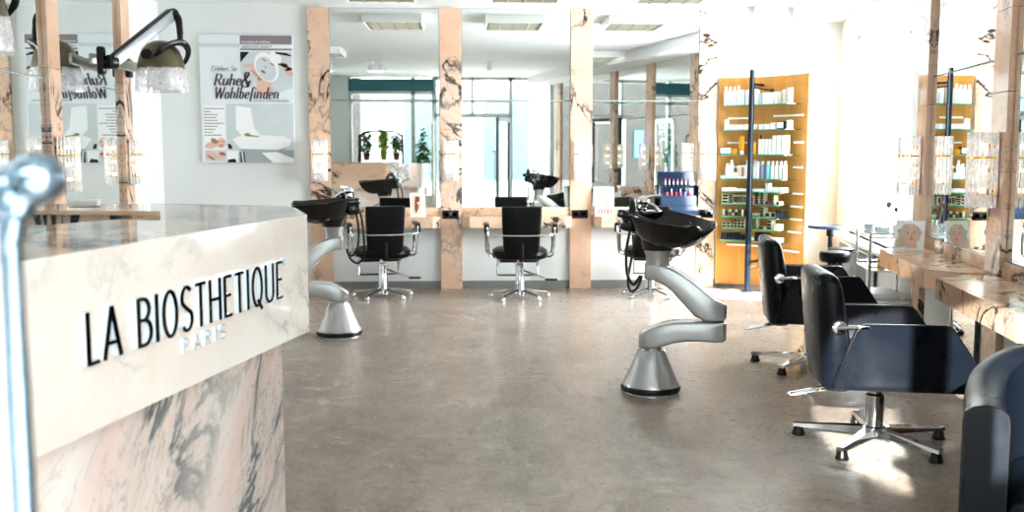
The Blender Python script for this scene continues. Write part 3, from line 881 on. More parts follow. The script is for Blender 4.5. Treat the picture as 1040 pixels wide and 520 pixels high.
for s in (0, -1):
    m_ = MB(); m_.tube([(q[0], q[1] - .001, q[2]) for q in loops[s]], .0045, 6); m_.build('piping', M_BLACK, sh)
    m_ = MB(); m_.poly([Vector(q) + Vector((0, -.004, 0)) for q in loops[s]]); m_.build('arm_front', M_LEATHB, sh)
m_ = MB(); m_.box((0, .25, .325), (.49, .56, .13), bev=.05, seg=4); m_.build('seat_cushion', M_LEATHB, t)
m_ = MB(); m_.box((0, .26, .19), (.5, .52, .18), bev=.01); m_.build('seat_base', M_LEATHB, t)
for sx in (-.27, .27):
    for y in (.04, .5):
        m_ = MB(); m_.lathe([(.02, 0), (.025, .09)], (sx * (1 if y < .3 else .7), y, 0), 14); m_.build('leg', M_CHROME, t)

# ------------------------------------------------------------------ wash basins on articulated silver columns
def rr_section(x, y0, w, z0, z1, r):
    h = z1 - z0
    r = min(r, w * .49, h * .49)
    return [(x, y0 + a, (z0 + z1) / 2 + b) for a, b in rrect(w, h, r, 5)]
def wash_basin(yaw, tilt):
    BM = Matrix.Translation((.05, 0, .93)) @ Matrix.Rotation(R(yaw), 4, 'Z') @ Matrix.Rotation(R(tilt), 4, 'Y') @ Matrix.Translation((-.05, 0, -.93))
    t = thing('wash_basin', '', 'wash basin', (0, 0, 0), 0, 'black wash basins on silver stands')
    m_ = MB(); m_.lathe([(.165, .006), (.175, .012), (.178, .03), (.172, .044)], (0, 0, 0), 48); m_.build('base_ring', M_BLACK, t)
    m_ = MB(); m_.lathe([(.168, 0), (.168, .012)], (0, 0, 0), 48); m_.lathe([(.17, .044), (.165, .058), (.15, .085), (.105, .19), (.082, .245), (.074, .252)], (0, 0, 0), 48); m_.build('foot', M_SILVER, t)
    m_ = MB(); m_.lathe([(.062, .245), (.062, .30)], (0, 0, 0), 32); m_.build('lower_collar', M_SILVER, t)
    # lower arm
    m_ = MB(); L = []
    for x, w, z0, z1 in ((-.078, .05, .285, .325), (-.07, .11, .268, .345), (-.04, .14, .262, .365), (0, .15, .262, .385), (.06, .15, .275, .41), (.13, .148, .30, .425), (.2, .146, .312, .43), (.28, .146, .315, .43), (.36, .146, .312, .43), (.41, .12, .313, .43), (.43, .06, .32, .424)):
        L.append(rr_section(x, 0, w, z0, z1, .018))
    m_.loft(L); m_.build('lower_arm', M_SILVER, t)
    # joint line and upper arm
    m_ = MB(); L = []
    for x, w, z0, z1 in ((.43, .06, .45, .53), (.41, .12, .436, .545), (.36, .146, .434, .565), (.31, .148, .434, .605), (.25, .15, .462, .655), (.18, .15, .535, .705), (.11, .148, .61, .742), (.06, .146, .645, .758), (.02, .142, .662, .764), (-.03, .12, .668, .765), (-.045, .06, .672, .762)):
        L.append(rr_section(x, 0, w, z0, z1, .018))
    m_.loft(L); m_.build('upper_arm', M_SILVER, t)
    m_ = MB(); m_.lathe([(.066, .43), (.066, .436)], (.355, 0, 0), 32); m_.build('joint_ring', M_BLACK, t)
    m_ = MB(); m_.lathe([(.068, .74), (.068, .80), (.076, .815), (.08, .845)], (.03, 0, 0), 32); m_.build('neck', M_SILVER, t)
    m_ = MB(); m_.lathe([(.086, .84), (.09, .85), (.1, .90), (.1, .93)], (.03, 0, 0), 32); m_.build('bowl_collar', M_BGLOSS, t)
    # bowl: shell with a drawn-out neck lip towards +X
    n = 56
    def rim(a):
        c, s = math.cos(a), math.sin(a)
        rx = .25 if c > 0 else .21
        r = 1 / math.sqrt((c / rx) ** 2 + (s / .215) ** 2)
        b_ = abs(a if a <= PI else a - 2 * PI)
        r += .026 * math.exp(-((b_ - .50) / .2) ** 2) - .012 * math.exp(-(b_ / .25) ** 2)      # two horns and the neck rest between
        if c < -.3: r += .035 * (abs(c) - .3) * (1 + abs(s))
        z = 1.035 - .035 * math.exp(-(b_ / .28) ** 2) + .012 * math.exp(-((b_ - .52) / .15) ** 2)
        if c < 0: z += .012 * abs(c)
        return r, z
    rings = []
    prof_out = ((.26, .875), (.40, .872), (.58, .885), (.74, .918), (.87, .962), (.96, 1.0), (1.0, 1.02))
    prof_in = ((1.005, 1.035), (.975, 1.043), (.935, 1.033), (.88, .995), (.78, .95), (.62, .918), (.42, .905), (.2, .90), (.02, .899))
    for f, zz in prof_out + prof_in:
        L = []
        for j in range(n):
            a = 2 * PI * j / n
            r, zr = rim(a)
            bl = min(1, max(0, (f - .4) / .6))
            rad = r * f if f > .5 else (r * .5 + .215 * .5) * f + 0
            if .5 < f < .8: 
                q_ = (f - .5) / .3
                rad = (r * f) * q_ + ((r * .5 + .215 * .5) * f) * (1 - q_)
            z = zz + (zr - 1.035) * bl ** 2
            L.append((.09 + rad * math.cos(a), rad * math.sin(a), z))
        rings.append(L)
    m_ = MB(); m_.M = BM; m_.loft(rings); bw = m_.build('bowl', M_BGLOSS, t, 60)
    m_ = MB(); m_.M = BM; m_.box((-.115, 0, 1.022), (.115, .34, .05), bev=.018, seg=3); m_.box((-.12, 0, .965), (.09, .26, .09), bev=.02); m_.build('tap_ledge', M_BGLOSS, bw)
    m_ = MB(); m_.M = BM; m_.lathe([(.028, 0), (.03, .006), (.02, .01)], (.1, 0, .902), 20); m_.build('drain', M_CHROME, bw)
    # mixer tap
    m_ = MB(); m_.M = BM
    m_.lathe([(.028, 1.046), (.028, 1.058), (.022, 1.064), (.022, 1.09)], (-.10, -.01, 0), 20)
    m_.sph((-.10, -.01, 1.10), (.036, .036, .03), 10)
    m_.tube([(-.10, -.01, 1.085), (-.06, -.005, 1.09), (-.02, 0, 1.078), (0, 0, 1.06)], .012, 10, smooth=4)
    tp = m_.build('mixer_tap', M_CHROME, t)
    m_ = MB(); m_.M = BM; m_.tube([(-.10, -.01, 1.115), (-.06, .04, 1.135), (-.03, .07, 1.14)], [.012, .009, .008], 8, smooth=3); m_.build('tap_lever', M_CHROME, tp)
    # hand shower lying on the ledge
    m_ = MB(); m_.M = BM; m_.tube([(-.13, -.06, 1.052), (-.125, -.085, 1.085), (-.11, -.115, 1.108), (-.085, -.145, 1.105), (-.065, -.165, 1.075), (-.06, -.17, 1.045)], [.012, .015, .017, .017, .02, .024], 10, smooth=4); m_.build('hand_shower', M_BLACK, t)
    # hoses hanging at the back
    m_ = MB(); m_.M = BM
    m_.tube([(-.15, .08, .99), (-.175, .08, .9), (-.18, .07, .72), (-.17, .05, .60), (-.12, .02, .545), (-.07, .01, .58), (-.045, .0, .66)], .0085, 8, smooth=5)
    m_.tube([(-.14, -.04, .95), (-.15, -.04, .8), (-.13, -.03, .66), (-.08, -.02, .60), (-.05, -.01, .66)], .009, 8, smooth=5)
    m_.build('water_hose', M_BLACK, t)
    return t
wb = wash_basin(-30, 8.5)
wb2 = wash_basin(2, 4)
place(wb, True, (1.118, 5.84, 0), R(-14), 'black wash basin on silver double-arm stand in the middle of the floor')
place(wb2, True, (-.935, 7.75, 0), R(186), 'black wash basin on silver stand just behind the reception counter')

# ------------------------------------------------------------------ reception counter
FC = Vector((-.529, 3.527, 0))
DN = Vector((-.345, -1.457, 0)).normalized()     # along the front, towards the street
IN = Vector((-.973, .2305, 0)).normalized()      # from the front into the counter
def rc(s, o): 
    p = FC + DN * s + IN * o
    return (p.x, p.y)
ENDX = [(-.637, 3.951), (-.70, 4.056)]
t = thing('reception_counter', 'cream and rose marble reception counter with large black shop lettering', 'counter')
m_ = MB()
nearE = 2.45
L_outer = [rc(nearE, .0185), rc(.004, .0185), (-.654, 3.946), (-.714, 4.041), (-1.2, 4.2495), (-2.5, 4.2895)]
L_inner = [(-2.5, 3.66), (-1.65, 3.62), (-1.013, 3.5), (-1.27, 3.02), rc(nearE, .60)]
m_.prism(L_outer + L_inner, 1.160, 1.1965); m_.build('counter_top', M_MARBTOP, t)
m_ = MB()      # raised slab on the side leg
m_.prism([(-2.5, 3.63), (-1.65, 3.595), (-1.02, 3.50), (-1.2, 3.68), (-1.65, 3.76), (-2.5, 3.80)], 1.1972, 1.212); m_.build('ledge_strip', M_MARBT, t)
m_ = MB()
def inset(p, q, th): 
    d = (Vector(q) - Vector(p)).normalized(); n2 = Vector((-d.y, d.x)) * th
    return [p, q, tuple(Vector(q) + n2), tuple(Vector(p) + n2)]
m_.prism(inset(rc(nearE, .001), rc(0, .001), .018), .79, 1.197)
fa = m_.build('front_fascia', M_MARBC, t)
m_ = MB()
m_.prism(inset(rc(0, .001), (-.638, 3.95), .018), .79, 1.197)
m_.prism(inset((-.638, 3.95), (-.701, 4.055), .018), .79, 1.197)
m_.build('end_fascia', M_MARBC, t)
m_ = MB(); m_.prism(inset((-.701, 4.055), (-1.2, 4.268), .018), .79, 1.197); m_.prism(inset((-1.2, 4.268), (-2.5, 4.308), .018), .79, 1.197); m_.build('side_fascia', M_MARB, t)
m_ = MB()
bs = [rc(nearE, .04), rc(.15, .04), (-.70, 3.86), (-1.25, 4.15), (-2.45, 4.2), (-2.45, 3.9), (-1.3, 3.8), (-.95, 3.5), rc(.6, .35), rc(nearE, .35)]
m_.prism(bs, 0, .79); m_.build('base', M_MARBW, t)
m_ = MB(); m_.prism([rc(nearE, .36), rc(.5, .36), (-1.0, 3.6), (-1.6, 3.75), (-2.45, 3.8), (-2.45, 3.2), (-1.75, 3.1), (-1.9, 1.3)], .72, .76); m_.build('desk', M_DWOOD, t)
# lettering on the fascia
ux = -DN            # reading direction
o0 = FC + DN * 1.325
T = Matrix((( ux.x, 0, -IN.x, o0.x), (ux.y, 0, -IN.y, o0.y), (0, 1, 0, .945), (0, 0, 0, 1)))
def letter_parts(text, T, size, depth, thick, thin, width, track, mats):
    sx = width / ((sum(CAPS[c][0] + track for c in text) - track) * size)
    x = 0
    for c in text:
        w = CAPS[c][0]
        if CAPS[c][1]:
            m_ = MB(); lettering(m_, c, CAPS, T @ Matrix.Translation((x * size * sx, 0, 0)), size, depth, thick, thin, width=w * size * sx, track=0, mi=0, mside=1)
            m_.build('letter', mats, t)
        x += w + track
letter_parts('LA BIOSTHETIQUE', T, .12, .014, .15, .075, 1.075, .075, [M_LFACE, M_SIDE])
# registered mark: small ring with an R
m_ = MB()
Tr = Matrix(((ux.x, 0, -IN.x, (FC + DN * .235).x), (ux.y, 0, -IN.y, (FC + DN * .235).y), (0, 1, 0, 1.045), (0, 0, 0, 1)))
ring = arc(.18, .6, .5, .6, 0, 360, 24)
Lr, Rr = ribbon(ring, .1, .1)
for i in range(len(Lr) - 1):
    q = lambda p, z: Tr @ Vector((p[0] * .022, p[1] * .022, z))
    m_.add([q(Lr[i], .01), q(Lr[i+1], .01), q(Rr[i+1], .01), q(Rr[i], .01)], [(3, 2, 1, 0)], 1)
    m_.add([q(Lr[i], 0), q(Lr[i+1], 0), q(Lr[i+1], .01), q(Lr[i], .01)], [(0, 1, 2, 3)], 1)
lettering(m_, 'R', CAPS, Tr @ Matrix.Translation((0, .006, 0)), .014, .01, .14, .1, mi=1)
m_.build('registered_mark', [M_LFACE, M_SIDE], t)
o1 = FC + DN * .90
T2 = Matrix(((ux.x, 0, -IN.x, o1.x), (ux.y, 0, -IN.y, o1.y), (0, 1, 0, .887), (0, 0, 0, 1)))
letter_parts('PARIS', T2, .042, .012, .085, .08, .245, .26, [M_GREY, M_SIDE])
# small things on the counter
m_ = MB(); m_.box((0, 0, .012), (.115, .06, .024), bev=.003)
o = m_.build('card_box', M_WHITE); o.location = (-1.49, 4.1, 1.1985); o.rotation_euler = (0, 0, .1); tag(o, 'small white card box on the far edge of the reception counter', 'box')

# ------------------------------------------------------------------ poster
t = thing('wall_poster', 'large beauty treatment poster with plum headline on the far wall', 'poster', (-2.575, FW - .012, 1.287))
PW, PH = .915, 1.268
T = Matrix(((1, 0, 0, 0), (0, 0, -1, 0), (0, 1, 0, 0), (0, 0, 0, 1)))   # x right, y up, z towards the room
m_ = MB(); m_.box((PW / 2, 0, PH / 2), (PW, .016, PH), bev=.002, seg=1); m_.build('board', M_PAPER, t)
def pt(px, py):   # from the poster's own layout units (0..100 wide, 0..130 down)
    return (px / 97 * PW, PH - py / 130.5 * PH)
def shp(m_, pts, mi, z): flat_shape(m_, T, [pt(*p) for p in pts], mi, z)
z0 = .0085
m_ = MB()
shp(m_, [(0, 9), (42, 9), (42, 13), (0, 13)], 1, z0)
shp(m_, [(42.5, 1), (96.5, 1), (96.5, 10), (42.5, 10)], 0, z0); shp(m_, [(42.5, 14.2), (96.5, 14.2), (96.5, 16), (42.5, 16)], 0, z0)
m_.build('header_bar', [M_MAUVE, M_PBLUE], t)
m_ = MB()
def lt(txt, px, py, size, slant=.24, thick=.16, thin=.05, width=None, z=.0115, mi=0, track=.03):
    x, y = pt(px, py)
    lettering(m_, txt, ROM, T @ Matrix.Translation((x, y, z)), size, .0004, thick, thin, slant, track, width, mi)
lt('Erleben Sie', 11.5, 37, .052, width=.255, thick=.1)
lt('Ruhe', 13.5, 51.5, .115, width=.27)
lt('&', 41, 53.5, .155, width=.105, thick=.2)
lt('Wohlbefinden', 13, 65, .115, width=.645)
lt('in unserer Kosmetikkabine', 51, 68, .026, width=.39, thick=.09)
m_.build('headline', M_TXT, t)
m_ = MB()      # header lines, too small to read letter by letter
tb = bpy.data.curves.new('t', 'FONT')
def small_text(txt, px, py, size, shear=.3):
    tb.body = txt; tb.size = size; tb.shear = shear
    o = bpy.data.objects.new('t', tb); COL.objects.link(o)
    dg = bpy.context.evaluated_depsgraph_get()
    me = o.evaluated_get(dg).to_mesh()
    x, y = pt(px, py)
    m_.add([T @ Vector((v.co.x + x, v.co.y + y, .0105)) for v in me.vertices], [tuple(p.vertices) for p in me.polygons], 0)
    o.evaluated_get(dg).to_mesh_clear()
    bpy.data.objects.remove(o)
small_text('kosmetik & wellness', 44, 8.6, .034)
n_white = len(m_.f)
small_text('GERLINDE ARNDT', 44, 13.6, .036)
m_.mi = [0 if i < n_white else 1 for i in range(len(m_.f))]
m_.build('header_text', [M_PWHITE, M_TXT], t)
m_ = MB()      # treatment list: lines of tiny text
rnd = random.Random(3)
yy = 76
shp(m_, [(2, 72), (25, 72), (25, 129), (2, 129)], 1, z0)
for i, w in enumerate((21, 7, 14, 13, 14, 21, 14, 11, 9, 18, 8, 21, 13)):
    yl = 74.5 + i * 3.0
    x = 3
    while x < 3 + w:
        wl = rnd.uniform(1.2, 3.4)
        shp(m_, [(x, yl), (min(x + wl, 3 + w), yl), (min(x + wl, 3 + w), yl + 1.0), (x, yl + 1.0)], 0, z0 + .0008)
        x += wl + .5
m_.build('treatment_list', [M_MAUVE, M_PWHITE], t)
m_ = MB()      # face picture with hands and brush
mats = [M_SKIN, M_SKIN2, M_PWHITE, M_PBLACK, M_LIP, M_PBLUE, M_PGREY, M_PGREEN, M_BLOND]
shp(m_, [(42.5, 17.5), (96.5, 17.5), (96.5, 54), (76, 60), (60, 60), (47, 46), (42.5, 38)], 5, z0)
shp(m_, [(42.5, 17.5), (52, 17.5), (42.5, 28)], 3, z0 + .0008)
shp(m_, [(60, 42), (73, 46), (76, 56), (68, 61), (58, 58)], 0, z0 + .0008)                       # neck
def ov(cx, cy, rx, ry, rot, mi, z): shp(m_, oval(cx, cy, rx, ry, rot), mi, z)
ov(69.5, 33, 11.6, 16, -30, 2, z0 + .0012); ov(69, 34.5, 9.6, 13.2, -30, 5, z0 + .0014)
ov(79, 24, 6, 8, -25, 2, z0 + .0017)
for cx, cy in ((67, 25.5), (75.5, 30)): ov(cx, cy, 2.6, .8, 35, 1, z0 + .002)
ov(66, 37.5, 2.8, 1.2, 30, 4, z0 + .002); ov(68.5, 33, 1.2, .7, 40, 1, z0 + .002)
for (cx, cy, rx, ry, rot) in ((51, 31, 6, 1.6, -10), (56, 36, 5, 2, 50), (59, 42, 5.5, 2, 35), (63, 45.5, 3.4, 1.2, 20)): ov(cx, cy, rx, ry, rot, 0, z0 + .0022)
ov(57.5, 39.5, 5.5, .6, 40, 1, z0 + .0024)
for (cx, cy, rx, ry, rot) in ((90, 33, 5, 3, 30), (93, 38, 5, 3, 40), (88, 30, 4, 1.4, 20)): ov(cx, cy, rx, ry, rot, 1 if rx == 4 else 0, z0 + .0022)
shp(m_, [(81, 30), (83, 29), (96, 34), (96, 36)], 3, z0 + .0026); shp(m_, [(78, 17.6), (90, 18.5), (96, 21), (95, 22), (80, 19.5)], 3, z0 + .002)
m_.build('face_picture', mats, t)
m_ = MB()      # treatment couch picture
shp(m_, [(26, 70), (96.5, 70), (96.5, 130), (26, 130)], 5, z0)
shp(m_, [(36, 72), (52, 74), (55, 95), (62, 103), (45, 105), (36, 96)], 2, z0 + .0008)
shp(m_, [(32, 106), (45, 101), (86, 103), (94, 107), (92, 113), (80, 117), (40, 116)], 2, z0 + .0012)
shp(m_, [(37, 116), (88, 115), (82, 120), (46, 120)], 6, z0 + .001)
shp(m_, [(44, 101), (48, 99.5), (52, 102), (60, 103), (60, 104), (46, 103)], 7, z0 + .0016)
shp(m_, [(26, 119), (96, 117), (96, 130), (26, 130)], 6, z0 + .0006)
shp(m_, [(26, 118), (38, 118), (38, 130), (26, 130)], 2, z0 + .0014); shp(m_, [(27, 127), (34, 126), (36, 130), (26, 130)], 3, z0 + .0016)
shp(m_, [(40, 119), (44, 119), (45, 130), (40, 130)], 3, z0 + .0018); shp(m_, [(41, 119), (42.5, 119), (43.5, 130), (42, 130)], 2, z0 + .002)
shp(m_, [(62, 120), (78, 119), (96, 126), (96, 130), (74, 130)], 2, z0 + .0014)
shp(m_, [(27, 111), (30, 111), (32, 116), (28, 116)], 3, z0 + .0016)
m_.build('couch_picture', mats, t)
m_ = MB()
shp(m_, [(3, 104), (25, 104), (25, 116), (3, 116)], 2, z0 + .0012); shp(m_, [(3, 117), (25, 117), (25, 128.5), (3, 128.5)], 5, z0 + .0012)
ov(20, 110, 5, 5.5, 20, 0, z0 + .0016); ov(10, 112, 7, 3.5, -15, 0, z0 + .0016); ov(13, 108, 4, 2.5, 30, 1, z0 + .0018)
for cx in (18, 22): ov(cx, 108.5, 1.1, .8, 0, 1, z0 + .002)
ov(20, 112.5, 2, .8, 0, 4, z0 + .002)
ov(11, 122, 8, 3, 25, 0, z0 + .0016); ov(19, 124, 6, 2.4, -20, 0, z0 + .0017); ov(9, 125, 5, 1.2, 30, 1, z0 + .0018); ov(21, 121, 3.5, 1.6, 10, 4, z0 + .0019)
m_.build('massage_picture', mats, t)

# ------------------------------------------------------------------ portrait cards on the counters
def portrait_card(label, loc, rz, w, h, hair, style, mirror=False):
    t = thing('portrait_card', label, 'card', loc, rz)
    T = Matrix.Rotation(R(-12), 4, 'X') @ Matrix(((1, 0, 0, 0), (0, 0, -1, 0), (0, 1, 0, 0), (0, 0, 0, 1)))
    m_ = MB(); m_.M = Matrix.Rotation(R(-12), 4, 'X'); m_.box((0, 0, h / 2), (w, .004, h)); m_.build('card', M_PWHITE, t)
    m_ = MB(); m_.M = Matrix.Identity(4); m_.tube([(0, .01, h * .6), (0, .09, .004)], .004, 6); m_.box((0, .085, .002), (w * .6, .01, .004)); m_.build('stand', M_WMET, t)
    m_ = MB(); mats = [M_PBLUE if style != 'back' else M_SKIN, hair, M_SKIN, M_SKIN2, M_LIP, M_PWHITE]
    def s_(pts, mi, z): flat_shape(m_, T, [((x - .5) * w, y * h) for x, y in pts], mi, .0025 + z)
    s_([(.06, .04), (.94, .04), (.94, .9), (.06, .9)], 5 if style == 'blond' else 0, .0002)
    if style == 'back':
        s_([(.1, .04), (.75, .04), (.8, .4), (.62, .6), (.3, .55), (.12, .3)], 2, .0006)
        s_(oval(.5, .62, .2, .2), 2, .001); s_([(.34, .85), (.6, .85), (.66, .7), (.52, .55), (.5, .3), (.36, .1), (.28, .3), (.3, .6)], 1, .0014)
        s_([(.7, .1), (.94, .2), (.94, .85), (.78, .8)], 5, .0012); s_([(.56, .3), (.6, .5), (.52, .55), (.5, .32)], 3, .0018)
    else:
        pts = [(.5 + .40 * math.cos(a) * (1 + .09 * math.sin(7 * a)), .55 + .33 * math.sin(a) * (1 + .07 * math.cos(9 * a))) for a in [2 * PI * i / 40 for i in range(40)]]
        s_(pts, 1, .0006)
        if style == 'blond': s_([(.08, .06), (.5, .1), (.5, .4), (.16, .5), (.06, .3)], 1, .0007)
        s_([(.42, .06), (.8, .06), (.72, .4), (.46, .4)], 2, .0009)
        s_(oval(.56, .5, .21, .25, -8), 2, .0012)
        s_(oval(.46, .55, .06, .022, 5), 3, .0016); s_(oval(.65, .57, .055, .02, 5), 3, .0016)
        s_([(.57, .55), (.61, .44), (.55, .43)], 3, .0016); s_(oval(.58, .37, .075, .022), 4, .0016)
        s_(oval(.43, .6, .08, .012, 8), 3, .0018); s_(oval(.66, .62, .07, .012, 3), 3, .0018)
    if style == 'lip':
        for i in range(5): s_([(.15 + i * .16, .05), (.23 + i * .16, .05), (.25 + i * .16, .24), (.16 + i * .16, .22)], 4 if i % 2 else 3, .002)
    m_.build('portrait', mats, t)
    return t
portrait_card('small card with a long-haired woman on the left far counter', (-.425, FW - .17, .756), R(12), .15, .235, M_BRUN, 'back')
portrait_card('portrait card of a woman with lipsticks, right of the second far pilaster', (1.455, FW - .15, .756), R(-6), .19, .29, M_BLOND, 'lip')
portrait_card('portrait card of a curly blond woman on the right wall counter', tuple(rw(6.55, .17, .756)), R(-38), .19, .20, M_BLOND, 'blond')

# ------------------------------------------------------------------ makeup display on the third far counter
md = thing('makeup_display', 'dark blue stepped makeup display stand with lipsticks on the far counter', 'display stand', (2.215, FW - .13, .756))
m_ = MB(); m_.box((0, .075, .23), (.37, .012, .42), bev=.003); m_.build('back_panel', M_DBLUE, md)
for i, (y, z, h) in enumerate(((-.045, .05, .1), (0, .10, .2), (.04, .14, .28))):
    m_ = MB(); m_.box((0, y, h / 2), (.37, .055, h - .002), bev=.004); m_.build('tray_step', M_BLUEAC if i < 2 else M_DBLUE, md)
for sx in (-.19, .19):
    m_ = MB(); m_.box((sx, .02, .15), (.008, .12, .3)); m_.build('side_panel', M_DBLUE, md)
ordn = ['first', 'second', 'third', 'fourth', 'fifth', 'sixth', 'seventh', 'eighth', 'ninth', 'tenth', 'eleventh', 'twelfth', 'thirteenth', 'fourteenth', 'fifteenth', 'sixteenth', 'seventeenth', 'eighteenth', 'nineteenth', 'twentieth', 'twenty-first', 'twenty-second', 'twenty-third', 'twenty-fourth', 'twenty-fifth', 'twenty-sixth', 'twenty-seventh', 'twenty-eighth', 'twenty-ninth', 'thirtieth']
def upright(kind, cat, label, group, loc, parts):
    t = thing(kind, label, cat, loc, 0, group)
    for nm, prof, mat, n in parts:
        m_ = MB(); m_.lathe(prof, (0, 0, 0), n); m_.build(nm, mat, t)
    return t
cols = [M_LIP, M_PKPL, M_RED, M_PKPL, M_LIP, M_RED, M_PKPL]
for i in range(7):
    x = 2.215 - .13 + i * .042
    upright('lipstick', 'lipstick', '%s white lipstick from the left on the top step of the makeup display' % ordn[i], 'lipsticks on the makeup display', (x, FW - .09, .756 + .281),
            [('case', [(.008, 0), (.008, .03)], M_BLACK, 10), ('tube', [(.0065, .03), (.0065, .065)], M_WHITE, 10), ('bullet', [(.005, .065), (.005, .085), (.002, .092)], cols[i], 10)])
for i in range(6):
    x = 2.215 - .12 + i * .046
    upright('nail_polish', 'nail polish', '%s small polish bottle from the left on the middle step of the makeup display' % ordn[i], 'polish bottles on the makeup display', (x, FW - .13, .756 + .20),
            [('bottle', [(.012, 0), (.013, .01), (.013, .03), (.006, .036)], [M_PKPL, M_LIP, M_RED, M_PKPL, M_PURPLE, M_PKPL][i], 12), ('cap', [(.006, .036), (.006, .07)], M_WHITE if i % 2 else M_BLACK, 10)])
m_ = MB(); m_.box((0, 0, .03), (.13, .1, .06), bev=.01); m_.box((.0, -.02, .075), (.08, .05, .03), bev=.006)
o = m_.build('card_holder', M_BLACK); o.location = (1.965, FW - .15, .756); tag(o, 'black card holder on the far counter left of the makeup display', 'holder')

# ------------------------------------------------------------------ hood dryers on the left wall
def hood_dryer():
    t = thing('hood_dryer', '', 'hood dryer', (0, 0, 0), 0, 'wall mounted hood dryers')
    # local origin at the wall mount (x into the room, y along the wall)
    m_ = MB(); m_.box((.02, 0, 0), (.04, .1, .16), bev=.012); m_.build('wall_mount', M_BLACK, t)
    m_ = MB(); m_.box((.085, -.5, .0), (.035, 1.0, .085), rz=R(-5), bev=.012); m_.build('lower_arm', M_STEEL, t)
    m_ = MB(); m_.box((.135, -1.03, -.02), (.06, .075, .22), bev=.02); m_.lathe([(.05, -.035), (.055, -.03), (.055, .03), (.05, .035)], (.21, -1.02, -.03), 24, M=Matrix.Rotation(R(60), 4, 'Z') @ Matrix.Rotation(R(90), 4, 'Y')); m_.cyl((.135, -1.03, -.03), (.21, -1.02, -.03), .025); m_.build('elbow_joint', M_BLACK, t)
    m_ = MB()
    a, b = Vector((.225, -1.02, -.03)), Vector((.50, -.32, .43))
    d = (b - a); Lh = d.length
    Mx = Matrix.Translation((a + b) / 2) @ d.to_track_quat('X', 'Z').to_matrix().to_4x4()
    m_.M = Mx; m_.box((0, 0, 0), (Lh, .06, .09), bev=.014, seg=3); m_.build('upper_arm', M_GREYM, t)
    m_ = MB(); m_.M = Mx; m_.box((0, 0, .05), (Lh * .96, .05, .014), bev=.005); m_.build('arm_strip', M_BLACK, t)
    m_ = MB(); m_.sph((.505, -.32, .43), .05, 8); m_.tube([(.505, -.32, .43), (.545, -.33, .40), (.56, -.34, .30), (.565, -.35, .19)], [.03, .03, .027, .024], 10, smooth=4)
    m_.build('drop_link', M_BLACK, t)
    m_ = MB(); m_.tube([(.40, -.52, .06), (.44, -.54, .10), (.50, -.50, .155), (.57, -.42, .185), (.60, -.34, .175), (.60, -.24, .13), (.56, -.17, .06), (.51, -.17, 0), (.47, -.2, -.02)], [.02, .025, .028, .03, .03, .028, .025, .02, .018], 10, smooth=5, flat=.7); m_.build('fork', M_BLACK, t)
    c = (.40, -.36, 0)
    m_ = MB(); m_.lathe([(.195, -.03), (.19, .0), (.178, .06), (.15, .13), (.11, .175), (.06, .2), (.002, .205)], c, 40); h = m_.build('hood_shell', M_HOODM, t)
    m_ = MB(); L = []
    for f, z in ((1.0, -.025), (1.04, -.06), (1.07, -.12), (1.09, -.18), (1.10, -.215), (1.08, -.22), (1.05, -.18), (1.02, -.1), (.97, -.03)):
        L.append([(c[0] + .195 * f * (1 + .018 * math.sin(10 * q)) * math.cos(q), c[1] + .195 * f * (1 + .018 * math.sin(10 * q)) * math.sin(q), z) for q in [2 * PI * i / 60 for i in range(60)]])
    m_.loft(L, cap=False); m_.build('glass_visor', M_HOODGL, t)
    m_ = MB(); m_.lathe([(.04, 0), (.045, .01), (.03, .02)], (.335, -.535, .075), 18, M=Matrix.Rotation(R(75), 4, 'X')); m_.build('pivot_knob', M_BLACK, t)
    m_ = MB(); m_.lathe([(.17, -.035), (.12, -.03), (.05, -.028)], c, 32); m_.build('inner_grille', M_GREY, t)
    return t
hd = hood_dryer()
place(hd, True, (LX + .045, 9.2, 2.13), 0, 'wall hood dryer with white arm, hanging left of the poster')
place(hd, False, (LX - .06, 6.05, 2.16), 0, 'hood dryer cut by the left picture edge above the door handle')

# ------------------------------------------------------------------ curved wooden product display
P0, P1, P2 = Vector((2.63, 10.325)), Vector((3.12, 10.27)), Vector((3.32, 9.56))
def cv(u):
    p = P0 * (1 - u) ** 2 + P1 * 2 * u * (1 - u) + P2 * u * u
    d = (P1 - P0) * 2 * (1 - u) + (P2 - P1) * 2 * u
    d.normalize()
    return p, d, Vector((d.y, -d.x))      # point, tangent, inward normal (towards the room)
t = thing('product_display', 'curved maple wood product display with glass shelves and navy post', 'display', (2.9, 10.0, 0))
t0 = Vector((2.9, 10.0, 0))
def strip_poly(u0, u1, o0, o1, n=16):
    a = []; b = []
    for i in range(n + 1):
        u = u0 + (u1 - u0) * i / n
        p, d, nn = cv(u)
        a.append(tuple(p + nn * o0 - t0.xy)); b.append(tuple(p + nn * o1 - t0.xy))
    return a + b[::-1]
m_ = MB(); m_.prism(strip_poly(0, 1, 0, .022, 24), .04, 2.145); m_.build('curved_panel', M_WOOD, t)
SHZ = [1.862, 1.618, 1.372, 1.132, 1.005, .88, .755, .633, .513]
UEND = [.93, .93, .92, .90, .88, .86, .86, .84, .82]
for z, ue in zip(SHZ, UEND):
    m_ = MB()
    m_.prism(strip_poly(.02, ue, .024, .21), z - .008, z, 0)
    e = strip_poly(.02, ue, .2095, .2108)
    m_.prism(e, z - .008, z + .0002, 1)
    m_.build('glass_shelf', [M_GSHELF, M_GEDGE2], t)
for z, a, b in ((1.735, .1, .36), (1.75, .62, .95), (1.49, .1, .33), (1.49, .86, .96), (1.245, .12, .4), (1.25, .86, .96), (.995, .86, .97), (.87, .84, .97), (.745, .84, .97), (.62, .82, .97), (.45, .12, .5), (.43, .78, .95)):
    m_ = MB(); m_.prism(strip_poly(a, b, .022, .04, 8), z - .009, z + .009); m_.build('rail', M_WHITE, t)
